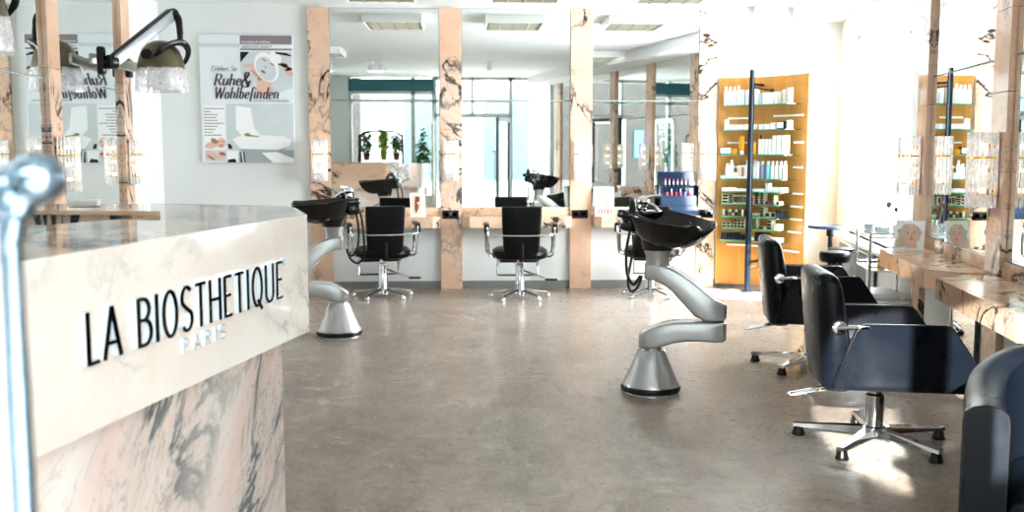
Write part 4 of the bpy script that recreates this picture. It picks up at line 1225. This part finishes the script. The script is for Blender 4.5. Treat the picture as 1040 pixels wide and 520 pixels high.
m_ = MB(); p, d, nn = cv(.49); pp = p + nn * .24 - t0.xy
m_.tube([(pp.x, pp.y, .01), (pp.x, pp.y, 2.20)], [.03, .026], 20); m_.lathe([(.06, 0), (.06, .012), (.03, .016)], (pp.x, pp.y, 0), 24); m_.build('post', M_NAVY, t)
m_ = MB()
for z in (2.06, .3):
    m_.tube([(pp.x, pp.y, z), tuple(p + nn * .02 - t0.xy) + (z,)], .012, 8)
p2, d2, n2 = cv(.60); q2 = p2 + n2 * .03 - t0.xy
m_.sph((q2.x, q2.y, 2.0), .022, 8); m_.tube([(pp.x, pp.y, 2.03), (q2.x, q2.y, 2.0)], .009, 8); m_.sph((q2.x + .05, q2.y - .05, .30), .022, 8); m_.tube([(pp.x, pp.y, .24), (q2.x + .05, q2.y - .05, .30)], .008, 8)
m_.build('post_bracket', M_BLACK, t)

# products: (kind, u, width, height, depth, colour)
shelf_word = ['top', 'second', 'third', 'fourth', 'fifth', 'sixth', 'seventh', 'eighth', 'lowest']
counts = [0] * 9
side_cols = {}
def put(si, u, kind, w, h, d, mat, mat2=None, off=.12, z=0, what='white carton'):
    p, dd, nn = cv(u)
    c = p + nn * off
    rz = math.atan2(dd.y, dd.x)
    group = 'products on the %s shelf of the wooden display' % shelf_word[si]
    lab = None
    m_ = MB(); base = SHZ[si] + .0012 + z
    w *= .84
    if kind == 'box':
        t = thing('product_box', lab, 'box', (c.x, c.y, base), rz, group)
        m_.box((0, 0, h / 2), (w, d, h), bev=.002, seg=1); m_.build('carton', mat, t)
        if mat2 is not None:
            m_ = MB(); m_.box((0, -d / 2 - .0006, h * .5), (w * .86, .0012, h * .74)); m_.build('front_label', mat2, t)
    elif kind == 'bottle':
        t = thing('product_bottle', lab, 'bottle', (c.x, c.y, base), rz, group)
        r = w / 2
        m_.lathe([(r * .9, 0), (r, .004), (r, h * .72), (r * .8, h * .78), (r * .55, h * .8)], (0, 0, 0), 16); m_.build('body', mat, t)
        m_ = MB(); m_.lathe([(r * .6, h * .8), (r * .6, h * .99), (r * .5, h)], (0, 0, 0), 14); m_.build('cap', mat2 or M_WHITE, t)
    elif kind == 'tube':
        t = thing('product_tube', lab, 'tube', (c.x, c.y, base), rz, group)
        L = []
        for zz, ww, dp in ((.2 * h, w * .8, w * .8), (.5 * h, w * .95, w * .55), (.97 * h, w, .012), (h, w, .01)):
            L.append([(ww / 2 * math.cos(a), dp / 2 * math.sin(a), zz) for a in [2 * PI * k_ / 16 for k_ in range(16)]])
        m_.loft(L); m_.build('body', mat, t)
        m_ = MB(); m_.lathe([(w * .38, 0), (w * .4, .2 * h)], (0, 0, 0), 14); m_.build('cap', mat2 or M_WHITE, t)
    elif kind == 'jar':
        t = thing('product_jar', lab, 'jar', (c.x, c.y, base), rz, group)
        r = w / 2
        m_.lathe([(r * .92, 0), (r, .005), (r, h * .6)], (0, 0, 0), 16); m_.build('body', mat, t)
        m_ = MB(); m_.lathe([(r * 1.02, h * .6), (r * 1.02, h * .96), (r * .95, h)], (0, 0, 0), 16); m_.build('lid', mat2 or M_WHITE, t)
    t['what'] = what; t['u'] = u; t['si'] = si; t['z'] = z
    PROD.append(t)
    return t
PROD = []
W_ = M_WHITE
# shelf 1
for i, u in enumerate((.07, .125, .18, .235)): put(0, u, 'bottle', .046, .185 if i < 3 else .195, .05, W_, W_, what='white bottle')
for u, m2 in ((.285, M_LGREEN), (.35, M_SILC)): put(0, u + .008, 'box', .046, .15, .05, m2, what='pale carton')
put(0, .47, 'box', .05, .155, .05, W_, what='white carton')
put(0, .53, 'box', .045, .11, .05, M_SILC, what='silver carton')
for u in (.585, .635, .685, .735): put(0, u, 'box', .042, .115, .05, W_, what='white carton')
for u, h in ((.78, .115), (.83, .13), (.885, .145)): put(0, u, 'box', .045, h, .045, M_SILC, M_BEIGE, what='grey carton with beige label')
# shelf 2
put(1, .09, 'box', .06, .055, .06, M_SILC, what='silver carton'); put(1, .09, 'box', .055, .045, .055, M_SILC, z=.057, what='silver carton')
for u in (.16, .225, .29): put(1, u, 'box', .058, .052, .06, M_SILC, M_WHITE, what='low silver carton')
put(1, .36, 'box', .05, .052, .05, W_, what='low white carton')
put(1, .455, 'box', .04, .052, .05, W_, what='low white carton')
for u in (.56, .635): put(1, u, 'box', .065, .05, .06, W_, what='low white carton')
put(1, .71, 'box', .075, .062, .06, W_, what='wide white carton')
put(1, .81, 'box', .12, .075, .07, M_PBLACK, M_PWHITE, what='black box with white label')
put(1, .89, 'box', .04, .08, .05, W_, what='white carton')
# shelf 3
put(2, .08, 'box', .14, .075, .07, M_PBLACK, M_PWHITE, what='black box with white label')
put(2, .20, 'box', .065, .052, .06, M_ORANGE, M_YELL, what='small orange carton')
put(2, .29, 'tube', .065, .18, .05, M_ORANGE, M_WHITE, what='orange tube')
put(2, .47, 'box', .045, .125, .045, M_ORANGE, M_YELL, what='orange carton')
put(2, .505, 'bottle', .03, .19, .03, M_GREY, M_BLACK, off=.07, what='slim grey bottle')
for u in (.545, .59, .635, .675): put(2, u, 'box', .038, .15, .055, W_, what='slim white carton')
for u in (.73, .79, .85): put(2, u, 'box', .055, .185, .06, W_, what='tall white carton')
# shelf 4
put(3, .05, 'jar', .05, .035, .05, M_WHITE, M_GEDGE2, what='white jar with green lid')
for u, h in ((.11, .15), (.165, .185)): put(3, u, 'bottle', .05, h, .05, W_, W_, what='white bottle')
put(3, .22, 'box', .045, .06, .05, W_, what='low white carton')
put(3, .275, 'box', .045, .13, .05, M_PWHITE, M_BEIGE, what='white carton with beige label'); put(3, .325, 'box', .035, .13, .05, W_, M_LIP, what='white carton with red label')
put(3, .375, 'bottle', .05, .185, .05, W_, W_, what='white bottle')
put(3, .475, 'bottle', .05, .185, .05, W_, W_, what='white bottle'); put(3, .52, 'box', .035, .17, .05, W_, what='white carton')
put(3, .575, 'bottle', .055, .175, .05, M_LILAC, W_, what='lilac bottle'); put(3, .645, 'bottle', .06, .175, .05, M_AQUA, W_, what='aqua bottle')
for u in (.70, .75, .80, .85): put(3, u, 'bottle', .048, .175, .05, W_, W_, what='white bottle')
# shelf 5
for u, h in ((.09, .03), (.18, .035), (.27, .025), (.36, .022)): put(4, u, 'box', .085, h, .09, W_, what='flat white carton')
for u in (.5, .58): put(4, u, 'box', .08, .025, .09, W_, what='flat white carton')
put(4, .655, 'box', .055, .085, .05, W_, what='white cube carton')
for u in (.72, .79, .84): put(4, u, 'box', .06, .045, .08, W_, what='low white carton')
# shelf 6 to 9: small boxes with dark windows
def stack(si, u, n, w, h, mat=M_BEIGE, dark=M_PBLACK, what='beige box with dark front', d=.06):
    for j in range(n): put(si, u, 'box', w, h, d, mat, dark, z=j * (h + .0012), what=what)
stack(5, .085, 3, .075, .03)
stack(5, .165, 4, .06, .021)
for i in range(7): put(5, .215 + i * .03, 'box', .019, .08, .06, M_BEIGE, M_PBLACK, what='upright beige box with dark front')
put(5, .46, 'box', .035, .08, .06, M_BEIGE, M_PBLACK, what='upright beige box with dark front')
put(5, .475, 'box', .05, .022, .05, M_PKPL, M_PBLACK, off=.165, what='pink box')
stack(5, .53, 5, .05, .022); stack(5, .60, 5, .05, .022); put(5, .66, 'box', .055, .03, .06, M_PKPL, M_PBLACK, what='pink box')
stack(5, .735, 4, .05, .022); put(5, .80, 'box', .045, .035, .06, M_BEIGE, M_PBLACK, what='low beige box with dark front')
rnd = random.Random(5)
for i in range(8): put(6, .07 + i * .042, 'jar', .026, rnd.choice((.035, .045, .06)), .03, [M_BEIGE, M_PBLACK, M_BRUN][i % 3], M_PBLACK if i % 2 else M_SILC, what=['beige pot', 'black pot', 'brown pot'][i % 3])
for i in range(3): put(6, .47 + i * .035, 'jar', .024, .03, .03, M_SILC, M_WHITE, what='silver pot')
stack(6, .60, 4, .065, .022); put(6, .675, 'box', .06, .045, .06, M_BEIGE, M_PBLACK, what='beige box with dark window'); put(6, .745, 'box', .06, .05, .06, M_BEIGE, M_PBLACK, what='beige box with dark window')
put(6, .815, 'box', .09, .075, .08, M_NAVY, M_DBLUE, what='navy box')
for u, n in ((.08, 2), (.14, 2), (.19, 1), (.24, 3), (.29, 3), (.34, 3)): stack(7, u, n, .04, .028)
stack(7, .50, 5, .065, .019); put(7, .60, 'box', .08, .024, .06, M_BEIGE, M_PBLACK, what='low beige box with dark front'); stack(7, .70, 3, .075, .03); put(7, .79, 'box', .08, .06, .07, M_PWHITE, M_SKIN, what='white box with pink label')
for i in range(9): put(8, .06 + i * .037, 'box', .026, .07 if i < 7 else .05, .06, M_NAVY, M_DBLUE, what='slim navy box')
put(8, .47, 'box', .03, .035, .05, M_PWHITE, what='small white box')
for i in range(2): put(8, .53 + i * .05, 'box', .04, .085, .06, M_NAVY, M_PBLACK, what='tall navy box')
put(8, .64, 'box', .06, .08, .06, M_NAVY, M_PBLACK, what='tall navy box')
for i in range(4): put(8, .71 + i * .035, 'box', .04, .035 + .01 * (i % 2), .06, M_PWHITE, M_BEIGE, what='low white box')
def ordinal(i):
    return ordn[i]
for si in range(9):
    colm = sorted({round(t['u'], 3) for t in PROD if t['si'] == si})
    for t in PROD:
        if t['si'] != si: continue
        i = colm.index(round(t['u'], 3))
        mates = sorted([q['z'] for q in PROD if q['si'] == si and round(q['u'], 3) == colm[i]])
        if len(mates) > 1:
            t['label'] = '%s, %s up in %s stack from left, %s display shelf' % (t['what'], ordinal(mates.index(t['z'])), ordinal(i), shelf_word[si])
        else:
            t['label'] = '%s, %s from left on the %s wooden display shelf' % (t['what'], ordinal(i), shelf_word[si])
for t in PROD:
    for k_ in ('what', 'u', 'si', 'z'): del t[k_]

# ------------------------------------------------------------------ trolley with jars, right wall
base = Vector((2.90, 7.02, 0))
t = thing('salon_trolley', 'chrome and white tiered trolley between the window and the marble counter', 'trolley', base, R(-11.2))
TW, TD, TH = .30, .50, .83
for x in (0, TW):
    for y in (0, TD):
        m_ = MB(); m_.cyl((x, y, .06), (x, y, TH), .011, n=10); m_.build('post', M_CHROME, t)
        m_ = MB(); m_.lathe([(.028, -.012), (.03, -.008), (.03, .008), (.028, .012)], (x, y, .03), 14, M=Matrix.Rotation(R(90), 4, 'X')); m_.build('caster', M_BLACK, t)
for z, mat in ((.80, M_WHITE), (.56, M_BLACK), (.33, M_WHITE), (.12, M_BLACK)):
    m_ = MB(); m_.box((TW / 2, TD / 2, z), (TW - .01, TD - .01, .012), bev=.003); sh_ = m_.build('shelf', mat if z != .56 else M_WHITE, t)
    m_ = MB(); m_.tube([(0, 0, z + .03), (TW, 0, z + .03), (TW, TD, z + .03), (0, TD, z + .03)], .006, 8, closed=True); m_.build('shelf_rail', M_CHROME, sh_)
def on_trolley(x, y, z):
    v = Matrix.Rotation(R(-11.2), 4, 'Z') @ Vector((x, y, 0)) + base
    return (v.x, v.y, z)
def jar(label, loc, r, h, lid):
    t = thing('storage_jar', label, 'jar', loc)
    m_ = MB(); m_.lathe([(r * .95, 0), (r, .004), (r, h), (r * .93, h), (r * .93, .006)], (0, 0, 0), 24); m_.build('glass_body', M_JAR, t)
    m_ = MB(); m_.lathe([(r * 1.03, h), (r * 1.03, h + .008), (r * .4, h + .012)], (0, 0, 0), 24); l = m_.build('lid', lid, t)
    m_ = MB(); m_.sph((0, 0, h + .02), .009, 6); m_.build('knob', M_CHROME, l)
    m_ = MB(); m_.lathe([(r * .85, .007), (r * .85, h * .7)], (0, 0, 0), 20); m_.build('cotton', M_PWHITE, t)
jar('wide glass jar with chrome lid on the trolley top', on_trolley(.13, .26, .806), .055, .075, M_CHROME)
jar('small glass jar behind the portrait card on the trolley top', on_trolley(.25, .12, .806), .035, .06, M_CHROME)
m_ = MB(); m_.box((0, 0, .035), (.06, .05, .07), bev=.004)
o = m_.build('tissue_box', M_SILC); o.location = on_trolley(.05, .34, .806); tag(o, 'small silver box on the trolley top left of the glass jar', 'box')
# brush cup
t = thing('brush_cup', 'white cup of makeup brushes behind the blond portrait card', 'cup', on_trolley(.19, .10, .806))
m_ = MB(); m_.lathe([(.024, 0), (.028, .08), (.025, .08), (.022, .006)], (0, 0, 0), 18); m_.build('cup', M_WHITE, t)
for i, (x0, y0, x1, y1, h) in enumerate(((-.008, 0, -.05, .01, .20), (.008, .0, .0, -.0, .165))):
    b = thing('makeup_brush', ('larger', 'smaller')[i] + ' makeup brush standing in the white cup on the trolley', 'brush', on_trolley(.19, .10, .812))
    m_ = MB(); m_.tube([(x0, y0, .0), (x1, y1, h)], .004, 8); m_.build('handle', M_GREY, b)
    m_ = MB(); m_.sph((x1 - .003, y1, h + .018), (.02 - .005 * i, .02 - .005 * i, .024 - .005 * i), 8); m_.build('bristles', M_BRISTLE, b)
# oil bottle on the shelf below
t = thing('oil_bottle', 'amber oil bottle with red cap on the middle trolley shelf', 'bottle', on_trolley(.09, .06, .567))
m_ = MB(); m_.lathe([(.026, 0), (.028, .005), (.028, .07), (.012, .082)], (0, 0, 0), 18); m_.build('bottle_body', M_YELL, t)
m_ = MB(); m_.lathe([(.015, .08), (.015, .115)], (0, 0, 0), 14); m_.build('cap', M_RED, t)
t = thing('spray_bottle', 'dark blue bottle beside the amber oil bottle on the trolley', 'bottle', on_trolley(.2, .12, .567))
m_ = MB(); m_.lathe([(.022, 0), (.024, .005), (.024, .09), (.008, .105), (.008, .14)], (0, 0, 0), 18); m_.build('bottle_body', M_DBLUE, t)
m_ = MB(); m_.box((-.01, 0, .15), (.05, .02, .025), bev=.004); m_.build('spray_head', M_GREY, t)
for i, (x, z, nm) in enumerate(((.14, .34, 'middle'), (.16, .13, 'bottom'))):
    m_ = MB(); m_.box((0, 0, .025), (.20, .38, .05), bev=.008)
    o = m_.build('storage_tray', M_PBLACK if i else M_WHITE); o.location = on_trolley(x, .26, z); o.rotation_euler = (0, 0, R(-11.2)); tag(o, ('white' if not i else 'black') + ' shallow tray on the %s trolley shelf' % ('lower' if not i else 'lowest'), 'tray')

# manicure table and stools by the window
t = thing('pedestal_table', 'small round pedestal table with dark rim before the bright window', 'table', (3.22, 8.72, 0))
m_ = MB(); m_.lathe([(.17, .735), (.175, .74), (.175, .755), (.17, .76)], (0, 0, 0), 36); m_.build('table_top', M_BLUEAC, t)
m_ = MB(); m_.lathe([(.02, .02), (.02, .66), (.035, .67), (.035, .735)], (.02, 0, 0), 18); m_.build('column', M_BLACK, t)
m_ = MB(); m_.lathe([(.17, 0), (.17, .012), (.03, .03)], (.02, 0, 0), 32); m_.build('foot', M_CHROME, t)
def stool(label, loc, h, r, th):
    t = thing('roll_stool', label, 'stool', loc, 0, 'round black stools by the window')
    m_ = MB(); m_.lathe([(r * .9, h - th), (r, h - th * .8), (r * 1.02, h - th * .3), (r * .95, h - .006), (r * .6, h), (.01, h + .002)], (0, 0, 0), 32); m_.build('seat', M_LEATH, t)
    m_ = MB(); m_.lathe([(.03, .08), (.03, .3), (.02, .31), (.02, h - th)], (0, 0, 0), 18); m_.build('column', M_BLACK, t)
    for i in range(5):
        a = 2 * PI * i / 5
        m_ = MB(); m_.tube([(0, 0, .1), (.12 * math.cos(a), .12 * math.sin(a), .085), (.18 * math.cos(a), .18 * math.sin(a), .055)], [.018, .014, .011], 8); l = m_.build('base_leg', M_CHROME, t)
        m_ = MB(); m_.sph((.18 * math.cos(a), .18 * math.sin(a), .027), .026, 7); m_.build('caster', M_BLACK, l)
stool('thick black cushioned stool between the salon armchairs and the window', (2.93, 7.78, 0), .63, .115, .085)
stool('thin black stool under the round pedestal table by the window', (3.12, 8.16, 0), .62, .10, .035)
# radiator under the window
t = thing('wall_radiator', 'white panel radiator under the bright right window', 'radiator', rw(8.9, .06), R(-101.2))
m_ = MB(); m_.box((0, 0, .33), (1.3, .06, .46), bev=.006); m_.build('body', M_WMET, t)
m_ = MB()
for i in range(32): m_.box((-.62 + i * .04, -.034, .33), (.012, .012, .42))
m_.build('fins', M_GREY, t)
m_ = MB(); m_.cyl((-.55, .0, 0), (-.55, 0, .12), .012); m_.cyl((.55, .0, 0), (.55, 0, .12), .012); m_.build('pipes', M_WMET, t)

# glass footrest screens below the right counters
for i, (y, lab) in enumerate(((5.52, 'glass screen with chrome bracket below the first right wall counter'), (3.98, 'glass screen below the right counter above the club chair'))):
    t = thing('glass_screen', lab, 'screen', rw(y + .22, .035), R(-101.2), 'glass screens below the right counters')
    m_ = MB(); m_.box((0, -.006, .36), (.5, .008, .54), mi=0); m_.box((.251, -.006, .36), (.003, .01, .54), mi=1); m_.build('glass_sheet', [M_MIRROR, M_GEDGE], t)
    m_ = MB(); m_.tube([(.2, -.008, .17), (.2, -.12, .17)], .012, 10); m_.lathe([(.02, -.006), (.02, .006)], (.2, -.014, .17), 16, M=Matrix.Rotation(R(90), 4, 'X')); m_.build('bracket', M_CHROME, t)

# ------------------------------------------------------------------ shop window plants (seen in the mirrors)
def leaves(m_, c, rad, n, size, rnd, mi=0):
    for i in range(n):
        d = Vector((rnd.gauss(0, 1), rnd.gauss(0, 1), rnd.gauss(0, 1))); d.normalize()
        p = Vector(c) + Vector((d.x * rad[0], d.y * rad[1], d.z * rad[2])) * rnd.uniform(.35, 1)
        a = Vector((rnd.gauss(0, 1), rnd.gauss(0, 1), rnd.gauss(0, .7))).normalized() * size * rnd.uniform(.6, 1.2)
        b = a.cross(Vector((rnd.gauss(0, 1), rnd.gauss(0, 1), rnd.gauss(0, 1)))).normalized() * size * .35
        m_.add([p - a, p + b * .9 - a * .1, p + a, p - b * .9 - a * .1], [(0, 1, 2, 3)], mi)
t = thing('plant_rack', 'black arched wire plant rack in the shop window, seen in the left mirror', 'plant rack', (-1.55, .62, 0))
m_ = MB()
for y in (-.14, .14):
    m_.tube([(-.42, y, 0), (-.42, y, 1.55), (-.37, y, 1.70), (-.25, y, 1.77), (.25, y, 1.77), (.37, y, 1.70), (.42, y, 1.55), (.42, y, 0)], .014, 8, smooth=4)
m_.build('frame', M_BLACK, t)
for z in (.55, 1.22):
    m_ = MB(); m_.box((0, 0, z), (.84, .28, .015)); m_.build('shelf', M_BLACK, t)
m_ = MB()
for i in range(5): m_.tube([(-.42 + .05 * i, .14, 1.23), (-.42 + .05 * i, .14, 1.7)], .005, 6)
for i in range(8): m_.tube([(-.42, .14, 1.28 + i * .055), (-.2, .14, 1.28 + i * .055)], .004, 6)
m_.build('wire_grid', M_BLACK, t)
rnd = random.Random(9)
def plant(label, loc, ph, fr, n, size, lm, flower=None, pot=M_POT):
    t = thing('potted_plant', label, 'plant', loc, 0, 'plants in the shop window')
    m_ = MB(); m_.lathe([(.05, 0), (.075, ph), (.065, ph), (.045, .01)], (0, 0, 0), 18); m_.build('pot', pot, t)
    m_ = MB(); leaves(m_, (0, 0, ph + fr[2] * .8), fr, n, size, rnd); m_.build('foliage', lm, t)
    m_ = MB()
    for i in range(5): m_.tube([(rnd.uniform(-.02, .02), rnd.uniform(-.02, .02), ph * .8), (rnd.uniform(-.5, .5) * fr[0], rnd.uniform(-.5, .5) * fr[1], ph + fr[2] * 1.2)], .004, 6)
    m_.build('stems', M_LEAF, t)
    if flower:
        m_ = MB(); leaves(m_, (0, 0, ph + fr[2] * 1.2), (fr[0], fr[1], fr[2] * .6), 16, .035, rnd); m_.build('flowers', flower, t)
plant('green bushy pot plant at the left end of the plant rack', (-1.83, .62, 1.23), .12, (.13, .11, .24), 170, .06, M_LEAF)
plant('lime leaved pot plant in the middle of the plant rack', (-1.50, .60, 1.23), .17, (.12, .11, .26), 150, .08, M_LEAF2, pot=M_LEAF2)
plant('pot plant with violet flowers at the right end of the plant rack', (-1.25, .62, 1.23), .12, (.13, .11, .22), 150, .06, M_LEAF, M_PURPLE)
plant('dark green plant on the lower shelf of the plant rack', (-1.6, .62, .56), .14, (.16, .12, .2), 100, .06, M_LEAF)
plant('pink flowering plant standing beside the shop window post', (-.74, .5, .001), .75, (.16, .15, .62), 330, .07, M_LEAF, M_PINK)

# ------------------------------------------------------------------ street outside
mb = MB(); mb.box((0, -6.1, -.07), (40, 12.0, .1)); struct('street_pavement', mb, M_PAVE)
t = thing('facade_opposite', None, None, (0, -10.5, 0)); t['kind'] = 'structure'
m_ = MB(); m_.box((4, -.2, 3.5), (14, .4, 7)); m_.build('pale_wall', M_FACADE, t)
m_ = MB(); m_.box((-9, -.2, 3.5), (12, .4, 7)); m_.build('stone_wall', M_STONE, t)
for i in range(5):
    m_ = MB(); m_.box((-1 + i * 2.4, .02, 1.8), (1.4, .06, 2.6)); m_.build('window', M_TEALD, t)
    m_ = MB(); m_.box((-1 + i * 2.4, .02, 5.2), (1.2, .06, 1.8)); m_.build('window', M_TEALD, t)
m_ = MB(); m_.box((-5.6, .03, 1.2), (1.5, .08, 2.4)); d_ = m_.build('door', M_FRAME, t)
m_ = MB(); m_.box((-5.6, .08, 1.2), (1.2, .04, 2.15)); m_.build('door_panel', M_STONE, d_)
m_ = MB(); m_.box((-6.9, .03, 1.6), (.35, .03, .9)); m_.build('house_sign', plain('sign_blue', '#2f5fa8', .5), t)

# ------------------------------------------------------------------ light
w = bpy.data.worlds.new('World'); S.world = w; w.use_nodes = True
nt = w.node_tree; nt.nodes.clear()
bg = nt.nodes.new('ShaderNodeBackground'); bg.inputs[0].default_value = (.9, .96, 1, 1); bg.inputs[1].default_value = 9.0
ow = nt.nodes.new('ShaderNodeOutputWorld'); nt.links.new(bg.outputs[0], ow.inputs[0])
def area(name, loc, rot, sx, sy, e=0, portal=False, col=(1, 1, 1)):
    ld = bpy.data.lights.new(name, 'AREA'); ld.shape = 'RECTANGLE'; ld.size = sx; ld.size_y = sy; ld.energy = e; ld.color = col
    if portal: ld.cycles.is_portal = True
    lo = bpy.data.objects.new(name, ld); COL.objects.link(lo); lo.location = loc; lo.rotation_euler = rot
    return lo
area('street_window_light', (-.1, -.1, 1.45), (R(90), 0, 0), 4.3, 2.75, portal=True)   # faces +Y
p = rw(8.55, -.35, 1.56)
area('side_window_light', p, (R(90), 0, R(78.8)), 2.4, 1.85, portal=True)               # faces the room
def spot(name, loc, target, e, ang, blend=.15, size=.03):
    ld = bpy.data.lights.new(name, 'SPOT'); ld.energy = e; ld.spot_size = R(ang); ld.spot_blend = blend; ld.shadow_soft_size = size
    ld.color = (1, .97, .9)
    lo = bpy.data.objects.new(name, ld); COL.objects.link(lo); lo.location = loc
    lo.rotation_euler = (Vector(target) - Vector(loc)).to_track_quat('-Z', 'Y').to_euler()
area('side_daylight_boost', rw(8.55, -.8, 1.7), (R(90), 0, R(78.8)), 2.6, 2.2, e=100, col=(.97, .98, 1))  # added area lamp outside the window, brightens the right side beyond the sky
# two added spots imitate sun patches on the display foot and front chair
spot('sun_patch_spot_side', (6.2, 6.3, 4.4), (2.58, 9.85, .02), 26000, 7)
spot('sun_patch_spot_street', (-1.15, -3.95, 3.25), (2.16, 4.55, .27), 15000, 6.0)

# ------------------------------------------------------------------ camera
cam = bpy.data.cameras.new('Camera'); co = bpy.data.objects.new('Camera', cam); COL.objects.link(co)
cam.sensor_width = 36; cam.lens = 36 * 1030 / 1040
co.location = (0, 0, 1.42)
co.rotation_euler = (R(90) - math.atan(108 / 1030), 0, R(-2.9))
cam.clip_start = .02
cam.dof.use_dof = True; cam.dof.focus_distance = 5.2; cam.dof.aperture_fstop = 3.2
S.camera = co
S.view_settings.view_transform = 'Standard'
S.view_settings.look = 'Medium High Contrast'
S.view_settings.exposure = 0.95
S.cycles.use_denoising = True
